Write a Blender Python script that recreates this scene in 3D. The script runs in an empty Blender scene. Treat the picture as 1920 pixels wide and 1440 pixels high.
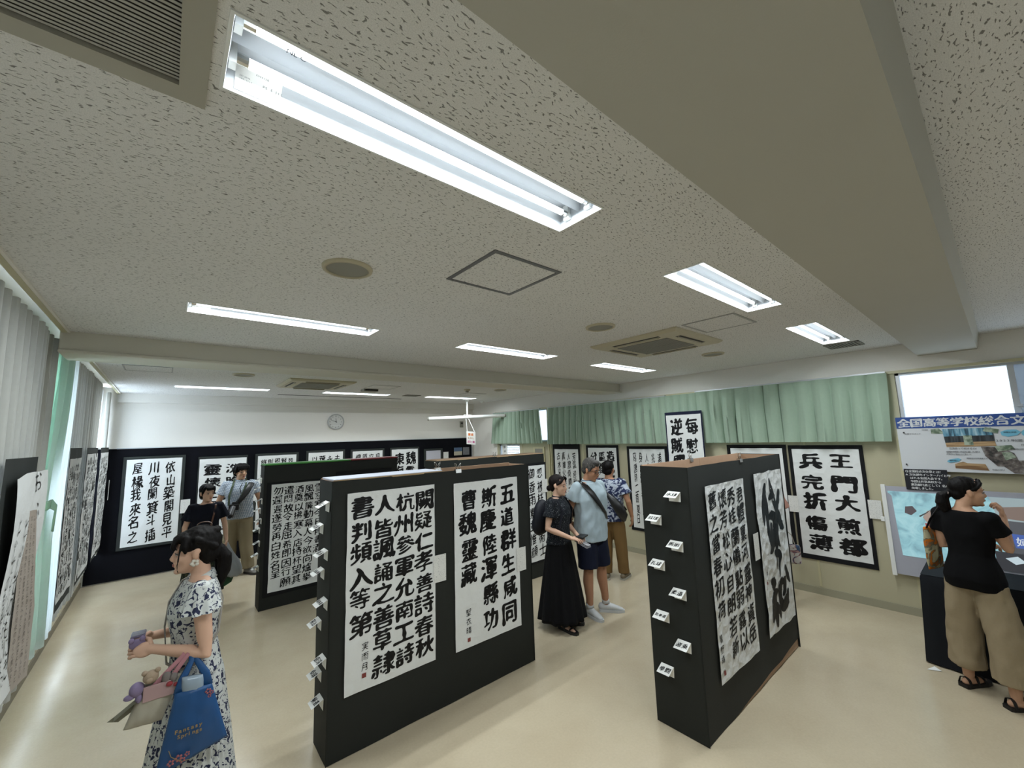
import bpy, bmesh, math, random
import numpy as np
from mathutils import Vector, Matrix, noise
from mathutils.geometry import tessellate_polygon
random.seed(7)
SC = bpy.context.scene
COL = SC.collection
PI = math.pi
def S(h):  # sRGB hex to linear
    h = h.lstrip('#'); c = [int(h[i:i+2], 16)/255 for i in (0, 2, 4)]
    return tuple(x/12.92 if x <= .04045 else ((x+.055)/1.055)**2.4 for x in c)

# ------------------------------------------------------------------ camera
cam = bpy.data.cameras.new('camera'); camo = bpy.data.objects.new('camera', cam); COL.objects.link(camo)
cam.sensor_width = 36; cam.lens = 767.2/1920*36; cam.clip_start = .02; cam.clip_end = 200
yaw, pitch, roll = math.radians(40.2105), math.radians(7.2316), math.radians(-1.7919)
fw = Vector((math.sin(yaw)*math.cos(pitch), math.cos(yaw)*math.cos(pitch), math.sin(pitch)))
rt = Vector((math.cos(yaw), -math.sin(yaw), 0)); up = rt.cross(fw)
r2 = rt*math.cos(roll)+up*math.sin(roll); u2 = -rt*math.sin(roll)+up*math.cos(roll)
m = Matrix((r2, u2, -fw)).transposed().to_4x4(); m.translation = (0, 0, 2.1)
camo.matrix_world = m
SC.camera = camo
# ------------------------------------------------------------------ world, exposure
vs = SC.view_settings; vs.view_transform = 'Standard'; vs.look = 'None'; vs.gamma = 1; vs.use_curve_mapping = False
vs.exposure = 1.0
TUBE_E = 1.3
STRIP_W = 7.2
SKY_E = 5.0
w = bpy.data.worlds.new('sky'); SC.world = w; w.use_nodes = True
bg = w.node_tree.nodes['Background']; bg.inputs[0].default_value = (.80, .90, 1, 1); bg.inputs[1].default_value = SKY_E

# ------------------------------------------------------------------ helpers
def link(o, parent=None):
    COL.objects.link(o)
    if parent is not None: o.parent = parent
    return o
def tag(o, label=None, cat=None, group=None, kind=None):
    for k, v in (('label', label), ('category', cat), ('group', group), ('kind', kind)):
        if v: o[k] = v
    return o
def thing(name, label, cat, loc=(0, 0, 0), rz=0, group=None):
    o = bpy.data.objects.new(name, None); o.empty_display_size = .1
    o.location = loc; o.rotation_euler = (0, 0, rz)
    o.matrix_world = Matrix.Translation(loc) @ Matrix.Rotation(rz, 4, 'Z')
    link(o); return tag(o, label, cat, group)
def wm(o):
    return Matrix.LocRotScale(o.location, o.rotation_euler, o.scale)
class MB:
    def __init__(s): s.v = []; s.f = []; s.m = []; s.uv = None
    def add(s, vs_, fs, mi=0):
        b = len(s.v); s.v += [tuple(p) for p in vs_]; s.f += [tuple(i+b for i in f) for f in fs]; s.m += [mi]*len(fs); return s
    def box(s, x0, y0, z0, x1, y1, z1, mi=0, bev=0):
        x0, x1 = sorted((x0, x1)); y0, y1 = sorted((y0, y1)); z0, z1 = sorted((z0, z1))
        P = [(x0, y0, z0), (x1, y0, z0), (x1, y1, z0), (x0, y1, z0), (x0, y0, z1), (x1, y0, z1), (x1, y1, z1), (x0, y1, z1)]
        return s.add(P, [(0, 3, 2, 1), (4, 5, 6, 7), (0, 1, 5, 4), (1, 2, 6, 5), (2, 3, 7, 6), (3, 0, 4, 7)], mi)
    def quad(s, a, b, c, d, mi=0): return s.add([a, b, c, d], [(0, 1, 2, 3)], mi)
    def loft(s, rings, mi=0, cap=True):  # rings: lists of equal length of points
        n = len(rings[0]); V = [p for r in rings for p in r]; F = []
        for i in range(len(rings)-1):
            for j in range(n):
                k = (j+1) % n; F.append((i*n+j, i*n+k, (i+1)*n+k, (i+1)*n+j))
        if cap: F.append(tuple(range(n))[::-1]); F.append(tuple(range((len(rings)-1)*n, len(rings)*n)))
        return s.add(V, F, mi)
    def ell(s, c, r, mi=0, nu=14, nv=9, rot=None):
        rings = []
        if not hasattr(r, '__len__'): r = (r, r, r)
        for i in range(nv+1):
            t = -PI/2+PI*i/nv; ct = max(math.cos(t), .03); q = []
            for j in range(nu):
                a = 2*PI*j/nu; p = Vector((r[0]*ct*math.cos(a), r[1]*ct*math.sin(a), r[2]*math.sin(t)))
                if rot is not None: p = rot @ p
                q.append(p+Vector(c))
            rings.append(q)
        return s.loft(rings, mi)
    def tube(s, pts, rad, n=10, mi=0, flat=None, rounded=False, closed=False):
        P = [Vector(p) for p in pts]
        if not hasattr(rad, '__len__'): rad = [rad]*len(P)
        if rounded:
            d0 = (P[0]-P[1]).normalized(); d1 = (P[-1]-P[-2]).normalized(); r0 = rad[0]; r1 = rad[-1]
            sc_ = lambda r, f: tuple(x*f for x in r) if hasattr(r, '__len__') else r*f
            m0 = min(r0) if hasattr(r0, '__len__') else r0; m1 = min(r1) if hasattr(r1, '__len__') else r1
            P = [P[0]+d0*m0*.95, P[0]+d0*m0*.6]+P+[P[-1]+d1*m1*.6, P[-1]+d1*m1*.95]
            rad = [sc_(r0, .3), sc_(r0, .8)]+list(rad)+[sc_(r1, .8), sc_(r1, .3)]
        rings = []; up_ = None
        for i, p in enumerate(P):
            if i == 0: t = P[1]-P[0]
            elif i == len(P)-1: t = P[-1]-P[-2]
            else: t = (P[i+1]-P[i]).normalized()+(P[i]-P[i-1]).normalized()
            t = t.normalized() if t.length > 1e-9 else Vector((0, 0, 1))
            if up_ is None:
                up_ = Vector(flat) if flat is not None else (Vector((0, 0, 1)) if abs(t.z) < .9 else Vector((0, 1, 0)))
            a = up_-t*up_.dot(t)
            if a.length < 1e-6: a = t.orthogonal()
            a.normalize(); b = t.cross(a)
            if flat is None: up_ = a
            r = rad[i]; ra, rb = r if hasattr(r, '__len__') else (r, r)
            rings.append([p+a*(ra*math.cos(2*PI*j/n))+b*(rb*math.sin(2*PI*j/n)) for j in range(n)])
        return s.loft(rings, mi)
    def lathe(s, prof, c=(0, 0, 0), n=24, axis='Z', mi=0, cap=False):
        rings = []
        for r, h in prof:
            q = []
            for j in range(n):
                a = 2*PI*j/n; x, y = r*math.cos(a), r*math.sin(a)
                p = (x, y, h) if axis == 'Z' else ((x, h, y) if axis == 'Y' else (h, x, y))
                q.append((p[0]+c[0], p[1]+c[1], p[2]+c[2]))
            rings.append(q)
        return s.loft(rings, mi, cap)
    def xf(s, M):
        s.v = [tuple(M @ Vector(p)) for p in s.v]; return s
    def mesh(s, name, mats=(), smooth=False):
        me = bpy.data.meshes.new(name); me.from_pydata(s.v, [], s.f); me.validate()
        for k in mats: me.materials.append(k)
        if len(mats) > 1 and len(me.polygons) == len(s.m): me.polygons.foreach_set('material_index', s.m)
        if smooth: me.polygons.foreach_set('use_smooth', [True]*len(me.polygons))
        me.update(); return me
    def build(s, name, mats, parent=None, smooth=False, local=False, kind=None, label=None, bevel=0, angle=None):
        if not isinstance(mats, (list, tuple)): mats = [mats]
        if parent is not None and not local:
            par = wm(parent)
            if parent.parent is not None: par = wm(parent.parent) @ par
            s.xf(par.inverted())
        o = bpy.data.objects.new(name, s.mesh(name, mats, smooth)); link(o, parent)
        if kind: o['kind'] = kind
        if label: o['label'] = label
        if bevel:
            b = o.modifiers.new('bevel', 'BEVEL'); b.width = bevel; b.segments = 2; b.limit_method = 'ANGLE'
        if angle:
            o.data.polygons.foreach_set('use_smooth', [True]*len(o.data.polygons))
            try: o.data.set_sharp_from_angle(angle=math.radians(angle))
            except Exception: pass
        return o
def remeshed(mb, voxel, smooth=3, name='body', disp=None, fac=.5):
    """union of the overlapping closed pieces as one continuous surface"""
    me = mb.mesh('tmp'); o = bpy.data.objects.new('tmp', me); COL.objects.link(o)
    r = o.modifiers.new('r', 'REMESH'); r.mode = 'VOXEL'; r.voxel_size = voxel; r.use_smooth_shade = True
    if smooth:
        q = o.modifiers.new('s', 'SMOOTH'); q.iterations = smooth; q.factor = fac
    dg = bpy.context.evaluated_depsgraph_get()
    new = bpy.data.meshes.new_from_object(o.evaluated_get(dg)); bpy.data.objects.remove(o); bpy.data.meshes.remove(me)
    n = len(new.vertices); co = np.empty(n*3, 'f'); new.vertices.foreach_get('co', co); co = co.reshape(-1, 3)
    if disp:
        nm = np.empty(n*3, 'f'); new.vertices.foreach_get('normal', nm); nm = nm.reshape(-1, 3)
        d = np.array([disp(Vector(c)) for c in co.tolist()], 'f'); co = co+nm*d[:, None]
        new.vertices.foreach_set('co', co.ravel())
    new.update(); new.name = name
    return new
def meshobj(name, me, mat, parent=None, label=None, kind=None):
    me.materials.clear(); me.materials.append(mat); me.polygons.foreach_set('use_smooth', [True]*len(me.polygons))
    o = bpy.data.objects.new(name, me); link(o, parent)
    if label: o['label'] = label
    if kind: o['kind'] = kind
    return o
# ------------------------------------------------------------------ materials
def mat(name, col, rough=.6, spec=.5, noise_s=None, noise_a=.1, bump=None, bump_s=200, metal=0, sheen=0, trans=0, coat=0, stretch=(1, 1, 1), emit=None, estr=1):
    M = bpy.data.materials.new(name); M.use_nodes = True; N = M.node_tree.nodes; L = M.node_tree.links; b = N['Principled BSDF']
    if isinstance(col, str): col = S(col)
    b.inputs['Base Color'].default_value = (*col, 1); b.inputs['Roughness'].default_value = rough
    b.inputs['Specular IOR Level'].default_value = spec; b.inputs['Metallic'].default_value = metal
    b.inputs['Sheen Weight'].default_value = sheen; b.inputs['Coat Weight'].default_value = coat
    tc = N.new('ShaderNodeTexCoord'); mp = N.new('ShaderNodeMapping'); mp.inputs['Scale'].default_value = stretch; L.new(tc.outputs['Object'], mp.inputs[0])
    if noise_s:
        n = N.new('ShaderNodeTexNoise'); n.inputs['Scale'].default_value = noise_s; n.inputs['Detail'].default_value = 4; L.new(mp.outputs[0], n.inputs[0])
        mx = N.new('ShaderNodeMixRGB'); mx.inputs[1].default_value = (*[c*(1-noise_a) for c in col], 1); mx.inputs[2].default_value = (*[min(1, c*(1+noise_a)) for c in col], 1)
        L.new(n.outputs[0], mx.inputs[0]); L.new(mx.outputs[0], b.inputs['Base Color'])
    if bump:
        n = N.new('ShaderNodeTexNoise'); n.inputs['Scale'].default_value = bump_s; n.inputs['Detail'].default_value = 3; L.new(mp.outputs[0], n.inputs[0])
        bp = N.new('ShaderNodeBump'); bp.inputs['Strength'].default_value = min(1, bump*2); bp.inputs['Distance'].default_value = bump*.01; L.new(n.outputs[0], bp.inputs['Height']); L.new(bp.outputs[0], b.inputs['Normal'])
    if trans:
        t = N.new('ShaderNodeBsdfTranslucent'); t.inputs[0].default_value = (*col, 1); x = N.new('ShaderNodeMixShader'); x.inputs[0].default_value = trans
        L.new(b.outputs[0], x.inputs[1]); L.new(t.outputs[0], x.inputs[2]); L.new(x.outputs[0], N['Material Output'].inputs[0])
    if emit:
        b.inputs['Emission Color'].default_value = (*(S(emit) if isinstance(emit, str) else emit), 1); b.inputs['Emission Strength'].default_value = estr
    M['t'] = 1
    return M
def nodes(M): return M.node_tree.nodes, M.node_tree.links, M.node_tree.nodes['Principled BSDF']
def ramp(N, stops):
    r = N.new('ShaderNodeValToRGB'); e = r.color_ramp.elements
    while len(e) < len(stops): e.new(.5)
    for k, (p, c) in zip(e, stops): k.position = p; k.color = (*c, 1) if len(c) == 3 else c
    return r
# fissured rock-wool ceiling board
CEIL = mat('ceiling_board', '#e4e3e0', .9, .2); N, L, b = nodes(CEIL)
mp = N['Mapping']; mp.inputs['Scale'].default_value = (1, 1, 1)
wn = N.new('ShaderNodeTexNoise'); wn.inputs['Scale'].default_value = 22; L.new(mp.outputs[0], wn.inputs[0])
ad = N.new('ShaderNodeVectorMath'); ad.operation = 'MULTIPLY_ADD'; ad.inputs[1].default_value = (.03, .03, 0); L.new(wn.outputs['Color'], ad.inputs[0]); L.new(mp.outputs[0], ad.inputs[2])
m2 = N.new('ShaderNodeMapping'); m2.inputs['Scale'].default_value = (56, 165, 1); L.new(ad.outputs[0], m2.inputs[0])
n1 = N.new('ShaderNodeTexNoise'); n1.inputs['Scale'].default_value = 1; n1.inputs['Detail'].default_value = 1.5; L.new(m2.outputs[0], n1.inputs[0])
n3 = N.new('ShaderNodeTexNoise'); n3.inputs['Scale'].default_value = 350; n3.inputs['Detail'].default_value = 2; L.new(mp.outputs[0], n3.inputs[0])
rp = ramp(N, [(.345, (1, 1, 1)), (.385, (0, 0, 0))]); L.new(n1.outputs[0], rp.inputs[0])
mx = N.new('ShaderNodeMixRGB'); mx.inputs[1].default_value = (*S('#e4e3e0'), 1); mx.inputs[2].default_value = (*S('#8b8a86'), 1); L.new(rp.outputs[0], mx.inputs[0])
mz = N.new('ShaderNodeMixRGB'); mz.blend_type = 'MULTIPLY'; mz.inputs[0].default_value = 1; rz_ = ramp(N, [(.3, (.82, .82, .82)), (.65, (1, 1, 1))]); L.new(n3.outputs[0], rz_.inputs[0])
L.new(mx.outputs[0], mz.inputs[1]); L.new(rz_.outputs[0], mz.inputs[2]); L.new(mz.outputs[0], b.inputs['Base Color'])
bp = N.new('ShaderNodeBump'); bp.inputs['Strength'].default_value = .6; bp.inputs['Distance'].default_value = .003; bp.invert = True; L.new(rp.outputs[0], bp.inputs['Height']); L.new(bp.outputs[0], b.inputs['Normal'])
# vinyl floor
FLOOR = mat('vinyl_floor', '#b7a98c', .28, .5); N, L, b = nodes(FLOOR); mp = N['Mapping']
a1 = N.new('ShaderNodeTexNoise'); a1.inputs['Scale'].default_value = 2.2; a1.inputs['Detail'].default_value = 8; a1.inputs['Roughness'].default_value = .62; L.new(mp.outputs[0], a1.inputs[0])
a2 = N.new('ShaderNodeTexNoise'); a2.inputs['Scale'].default_value = 60; a2.inputs['Detail'].default_value = 5; L.new(mp.outputs[0], a2.inputs[0])
r1 = ramp(N, [(.2, S('#bdae94')), (.8, S('#c8bba1'))]); L.new(a1.outputs[0], r1.inputs[0])
r2_ = ramp(N, [(.3, (.94, .94, .94)), (.7, (1.0, 1.0, 1.0))]); L.new(a2.outputs[0], r2_.inputs[0])
mx = N.new('ShaderNodeMixRGB'); mx.blend_type = 'MULTIPLY'; mx.inputs[0].default_value = 1; L.new(r1.outputs[0], mx.inputs[1]); L.new(r2_.outputs[0], mx.inputs[2])
# scuff marks
m3 = N.new('ShaderNodeMapping'); m3.inputs['Scale'].default_value = (3.2, 9, 1); m3.inputs['Rotation'].default_value = (0, 0, .7); L.new(mp.outputs[0], m3.inputs[0])
a3 = N.new('ShaderNodeTexNoise'); a3.inputs['Scale'].default_value = 1.6; a3.inputs['Detail'].default_value = 2; L.new(m3.outputs[0], a3.inputs[0])
r3 = ramp(N, [(.80, (0, 0, 0)), (.83, (.5, .5, .5))]); L.new(a3.outputs[0], r3.inputs[0])
mk = N.new('ShaderNodeMixRGB'); mk.inputs[2].default_value = (*S('#6e6350'), 1); L.new(r3.outputs[0], mk.inputs[0]); L.new(mx.outputs[0], mk.inputs[1]); L.new(mk.outputs[0], b.inputs['Base Color'])
rr = ramp(N, [(.3, (.16, .16, .16)), (.7, (.27, .27, .27))]); L.new(a1.outputs[0], rr.inputs[0]); L.new(rr.outputs[0], b.inputs['Roughness'])
bp = N.new('ShaderNodeBump'); bp.inputs['Strength'].default_value = .12; bp.inputs['Distance'].default_value = .004; a4 = N.new('ShaderNodeTexNoise'); a4.inputs['Scale'].default_value = 9; L.new(mp.outputs[0], a4.inputs[0]); L.new(a4.outputs[0], bp.inputs['Height']); L.new(bp.outputs[0], b.inputs['Normal'])

WALLW = mat('white_wall_paper', '#e2dfd8', .85, .3, noise_s=120, noise_a=.05, bump=.12, bump_s=260)
WALLG = mat('beige_wall_panel', '#b3ad92', .55, .4, noise_s=3, noise_a=.04)
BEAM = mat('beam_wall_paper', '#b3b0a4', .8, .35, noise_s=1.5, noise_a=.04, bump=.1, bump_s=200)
BEAM_LIT = mat('lit_beam_paper', '#cac6b8', .8, .35, noise_s=1.5, noise_a=.04)  # lighter copy of beam paper, brighter light of the far bay in its colour
BASEM = mat('grey_green_baseboard', '#9a9680', .5)
BROWN = mat('brown_base_strip', '#7c7462', .5)
DADO = mat('beige_dado', '#c4bda6', .7, noise_s=6, noise_a=.05)
FRAME = mat('cream_window_frame', '#bdb795', .45)
ALU = mat('grey_aluminium_frame', '#b9bcc0', .4, metal=.3)
WHITE = mat('white_enamel', '#e4e6e4', .35)
WHITEF = mat('white_metal_tray', '#b4b9be', .4)
IVORY = mat('ivory_plastic', '#b9b096', .5)
GREYG = mat('grey_grille', '#8b897f', .6)
DARKS = mat('dark_slot', '#23211e', .6)
HATCH = mat('grey_hatch_frame', '#6f7072', .45, metal=.2)
TUBE = mat('lit_fluorescent_tube', '#ffffff', .5, emit=(.90, .97, 1), estr=TUBE_E)
CHROME = mat('nickel', '#c9c9c6', .2, metal=1)
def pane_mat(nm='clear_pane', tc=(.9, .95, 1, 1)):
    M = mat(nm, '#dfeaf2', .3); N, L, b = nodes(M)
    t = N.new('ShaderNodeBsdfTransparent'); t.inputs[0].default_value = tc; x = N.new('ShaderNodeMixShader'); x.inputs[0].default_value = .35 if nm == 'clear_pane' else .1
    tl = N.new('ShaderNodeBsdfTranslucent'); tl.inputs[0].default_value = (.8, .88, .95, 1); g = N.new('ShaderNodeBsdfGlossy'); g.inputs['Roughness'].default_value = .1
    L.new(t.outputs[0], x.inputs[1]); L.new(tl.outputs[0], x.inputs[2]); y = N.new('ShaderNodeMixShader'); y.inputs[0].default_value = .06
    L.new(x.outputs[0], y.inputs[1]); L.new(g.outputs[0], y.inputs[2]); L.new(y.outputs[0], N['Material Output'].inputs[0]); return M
PANE = pane_mat(); PANEF = pane_mat('frosted_dimming_pane', (.09, .10, .108, 1))  # right-hand panes darkened by an added tint to dim the sky behind them
BPAPER = mat('dark_green_black_paper', '#1d201d', .72, .35, noise_s=4, noise_a=.12, bump=.12, bump_s=30)
BPAPER.node_tree.nodes['Principled BSDF'].inputs['Base Color'].default_value = (*S('#1c1f1b'), 1)
BLACKB = mat('black_cloth', '#0b0c12', .9, .15, noise_s=3, noise_a=.3, bump=.3, bump_s=5)
MOUNT = mat('charcoal_mount_paper', '#2d312f', .8, .3, noise_s=5, noise_a=.1)
MOUNTB = mat('black_mount_paper', '#101114', .8, .3)
NAVYB = mat('navy_mount_paper', '#151a33', .8, .3)
PLAS = mat('clear_sleeve', '#c3c3c1', .18, .6)
WOODB = mat('brown_cardboard', '#a98b71', .75, noise_s=20, noise_a=.08)
WOODL = mat('light_wood_edge', '#a98f6b', .6, noise_s=30, noise_a=.1)
FOAM = mat('grey_white_foam', '#a9adb8', .7)
GREEN = mat('green_tape', '#3c8a35', .6); RED = mat('red_tape', '#7d2226', .6)
def paper(name, col, crumple=.25, sc=9):
    M = mat(name, col, .6, .35, noise_s=6, noise_a=.035); N, L, b = nodes(M)
    v = N.new('ShaderNodeTexVoronoi'); v.inputs['Scale'].default_value = sc; v.feature = 'F1'; mp = N['Mapping']
    n = N.new('ShaderNodeTexNoise'); n.inputs['Scale'].default_value = sc*1.3; n.inputs['Detail'].default_value = 4; L.new(mp.outputs[0], n.inputs[0])
    a = N.new('ShaderNodeMath'); L.new(v.outputs[0], a.inputs[0]); L.new(n.outputs[0], a.inputs[1]); L.new(mp.outputs[0], v.inputs[0])
    bp = N.new('ShaderNodeBump'); bp.inputs['Strength'].default_value = crumple; bp.inputs['Distance'].default_value = .03; L.new(a.outputs[0], bp.inputs['Height']); L.new(bp.outputs[0], b.inputs['Normal'])
    return M
PAPER = paper('calligraphy_paper', '#dcdedd', .22)
CRUMP = paper('crumpled_glossy_paper', '#d6d8d8', .45, 12); CRUMP.node_tree.nodes['Principled BSDF'].inputs['Roughness'].default_value = .3
PAPERO = paper('aged_paper', '#a89e94', .2)
INK = mat('black_ink', '#08080a', .55, .3)
SEAL = mat('red_seal_ink', '#7e3a36', .7)
CARDW = mat('white_card', '#e6e6e2', .6)
def caption_mat():
    M = mat('caption_card_print', '#c9c9c5', .6); N, L, b = nodes(M); mp = N['Mapping']; mp.inputs['Scale'].default_value = (1, 1, 1)
    w1 = N.new('ShaderNodeTexNoise'); w1.inputs['Scale'].default_value = 160; L.new(mp.outputs[0], w1.inputs[0])
    r = ramp(N, [(.60, S('#dcdcd8')), (.66, S('#a6a6a6'))]); L.new(w1.outputs[0], r.inputs[0]); L.new(r.outputs[0], b.inputs['Base Color']); return M
CAPT = caption_mat()
def curtain_mat(name, col, tr, wv=900):
    M = mat(name, col, .85, .1, noise_s=30, noise_a=.06, bump=.1, bump_s=500, trans=tr, sheen=.2); return M
SHEER = curtain_mat('grey_sheer', '#a5a49c', .085)
SHEERW = curtain_mat('pale_sheer', '#c3cac7', .3)
MINT = curtain_mat('mint_curtain', '#9aae9b', .03)
MINT2 = curtain_mat('bright_mint_curtain', '#a9cfb5', .3)
# ------------------------------------------------------------------ brush glyphs
GL = {}
def load_glyphs(chars):
    objs = []
    for ch in sorted(set(chars)-set(GL)):
        if ch in ' \n': continue
        c = bpy.data.curves.new('g', 'FONT'); c.body = ch; c.resolution_u = 3; c.fill_mode = 'NONE'
        o = bpy.data.objects.new('g', c); COL.objects.link(o); objs.append((ch, o))
    dg = bpy.context.evaluated_depsgraph_get()
    for ch, o in objs:
        ev = o.evaluated_get(dg); me = ev.to_mesh(); V = [v.co.to_2d() for v in me.vertices]; adj = {}
        for e in me.edges:
            a, b_ = e.vertices; adj.setdefault(a, []).append(b_); adj.setdefault(b_, []).append(a)
        seen = set(); loops = []
        for s0 in range(len(V)):
            if s0 in seen or s0 not in adj: continue
            lp = [s0]; seen.add(s0); cur = s0
            # walk in index order so that winding is kept
            while True:
                nx = [k for k in adj[cur] if k not in seen]
                if not nx: break
                nx = cur+1 if cur+1 in nx else nx[0]
                lp.append(nx); seen.add(nx); cur = nx
            if len(lp) > 2: loops.append([(V[k].x, V[k].y) for k in lp])
        GL[ch] = loops; ev.to_mesh_clear()
    for ch, o in objs:
        d = o.data; bpy.data.objects.remove(o); bpy.data.curves.remove(d)
def brush(ch, wgt=.015, seed=0, rough=1., shear=.08, warp=.03):
    """outline of one brush-written character in a unit cell centred on 0"""
    res = []
    L_ = GL.get(ch, [])
    area = sum(sum(a[0]*b_[1]-b_[0]*a[1] for a, b_ in zip(l, l[1:]+l[:1]))/2 for l in L_)
    sg = 1 if area > 0 else -1
    w_ = wgt/(1+.03*max(0, sum(len(l) for l in L_)-60)/40)
    for l in L_:
        P = []
        for a, b_ in zip(l, l[1:]+l[:1]):
            d = math.hypot(b_[0]-a[0], b_[1]-a[1]); k = max(1, int(d/.045)) if rough else 1
            if d < 1e-5: continue
            for i in range(k): P.append((a[0]+(b_[0]-a[0])*i/k, a[1]+(b_[1]-a[1])*i/k))
        n = len(P)
        if n < 3: continue
        if rough:
            for _ in range(2): P = [((P[i-1][0]+2*P[i][0]+P[(i+1) % n][0])/4, (P[i-1][1]+2*P[i][1]+P[(i+1) % n][1])/4) for i in range(n)]
        Q, B_ = [], []
        def wp(X, Y):
            X += warp*noise.noise(Vector((X*1.6, Y*1.6, seed+9.))); Y += warp*noise.noise(Vector((X*1.6, Y*1.6, seed+31.)))+shear*(X-.5)
            return X-.5, Y-.38
        for i in range(n):
            x0, y0 = P[i-1]; x1, y1 = P[(i+1) % n]; x, y = P[i]
            dx, dy = x1-x0, y1-y0; ln = math.hypot(dx, dy) or 1; nx, ny = dy/ln*sg, -dx/ln*sg
            q = Vector((x*3.2+seed*1.7, y*3.2, seed*.37)); f = noise.noise(q)
            off = w_*(1.0+1.5*f*rough)+.007*rough*noise.noise(q*4)
            off *= .7+.6*abs(nx)      # upright strokes heavier than level ones
            if wgt > 0: off = max(off, .0)
            Q.append(wp(x+nx*off, y+ny*off)); B_.append(wp(x, y))
        res.append((B_ if wgt > 0 else Q, Q if wgt > 0 else None))
    return res
class Frame:
    """a sheet's own plane: o = top left corner, u to the right, d down, n out of the wall"""
    def __init__(s, o, u, n, W, H, wave=.0, seed=0, lean=0):
        s.o = Vector(o); s.u = Vector(u).normalized(); s.n = Vector(n).normalized(); s.d = Vector((0, 0, -1)); s.W = W; s.H = H; s.wave = wave; s.seed = seed; s.lean = lean
    def p(s, x, y, h=0):
        wv = 0
        if s.wave:
            wv = s.wave*(noise.noise(Vector((x*5, y*2.2, s.seed)))+.8+.5*noise.noise(Vector((x*9, y*9, s.seed+5))))
        return s.o+s.u*x+s.d*y+s.n*(h+wv+s.lean*y)
def sheet_mb(fr, x0, y0, x1, y1, h, nx=14, ny=22, thick=.001, rag=0):
    mb = MB(); V = []
    for j in range(ny+1):
        for i in range(nx+1):
            x = x0+(x1-x0)*i/nx; y = y0+(y1-y0)*j/ny
            if rag:
                if i in (0, nx): x += rag*noise.noise(Vector((y*7, i, fr.seed)))
                if j in (0, ny): y += rag*noise.noise(Vector((x*7, j, fr.seed+3)))
            V.append(fr.p(x, y, h))
    F = [(j*(nx+1)+i, (j+1)*(nx+1)+i, (j+1)*(nx+1)+i+1, j*(nx+1)+i+1) for j in range(ny) for i in range(nx)]
    mb.add(V, F); return mb
def inside(x, y, l):
    c = False
    for (x0, y0), (x1, y1) in zip(l, l[1:]+l[:1]):
        if (y0 > y) != (y1 > y) and x < (x1-x0)*(y-y0)/(y1-y0)+x0: c = not c
    return c
def ink_mb(fr, items, h=.0016):
    """items: (char, cx, cy, sx, sy, weight, seed, kwargs)"""
    mb = MB()
    for ch, cx, cy, sx, sy, wg, sd, kw in items:
        pairs = brush(ch, wg, sd, **kw)
        if not pairs: continue
        loops = [a for a, _ in pairs]
        for B_, Q in pairs:      # swelling of the stroke edge, laid as a band around the outline
            if Q:
                n = len(Q); mb.add([fr.p(cx+x*sx, cy-y*sy, h) for x, y in B_+Q], [(i, (i+1) % n, n+(i+1) % n, n+i) for i in range(n)])
        ar = [sum(a[0]*b_[1]-b_[0]*a[1] for a, b_ in zip(l, l[1:]+l[:1]))/2 for l in loops]
        sg = 1 if sum(ar) > 0 else -1
        outer = [i for i in range(len(loops)) if ar[i]*sg > 1e-6]; holes = [i for i in range(len(loops)) if ar[i]*sg < -1e-6]
        kids = {i: [] for i in outer}
        for i in holes:
            x, y = loops[i][0]; best = None
            for j in outer:
                if abs(ar[j]) > abs(ar[i]) and inside(x, y, loops[j]) and (best is None or abs(ar[j]) < abs(ar[best])): best = j
            if best is not None: kids[best].append(i)
        for j in outer:
            L3 = [[Vector((x, y, 0)) for x, y in loops[k]] for k in [j]+kids[j]]
            flat = [p for l in L3 for p in l]
            try: T = tessellate_polygon(L3)
            except Exception: continue
            mb.add([fr.p(cx+p.x*sx, cy-p.y*sy, h) for p in flat], [t for t in T])
    return mb
def columns(cols, x0, y0, x1, y1, rows=None, wgt=.018, sx=1., sy=1., seed=0, rough=1., shear=.08, warp=.035, jit=.04):
    items = []; nc = len(cols); cw = (x1-x0)/nc
    for c, txt in enumerate(cols):
        cx = x1-cw*(c+.5); n = rows or len(txt); ch_ = (y1-y0)/n
        for r, t in enumerate(txt):
            if t == ' ': continue
            sd = seed+c*17+r*3.1; k = 1+jit*2*math.sin(sd*5.3)
            items.append((t, cx+cw*jit*math.sin(sd*7), y0+ch_*(r+.5)+ch_*jit*math.cos(sd*3), cw*sx*k, ch_*sy*k, wgt, sd, dict(rough=rough, shear=shear, warp=warp)))
    return items
def line_text(txt, x, y, size, wgt=.004, rough=0., shear=0., warp=0., pitch=1., seed=0, sy=1.):
    """one horizontal line, left to right, y at the line's middle"""
    out = []
    for i, t in enumerate(txt):
        if t != ' ': out.append((t, x+size*pitch*(i+.5), y, size, size*sy, wgt, seed+i, dict(rough=rough, shear=shear, warp=warp)))
    return out
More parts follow.
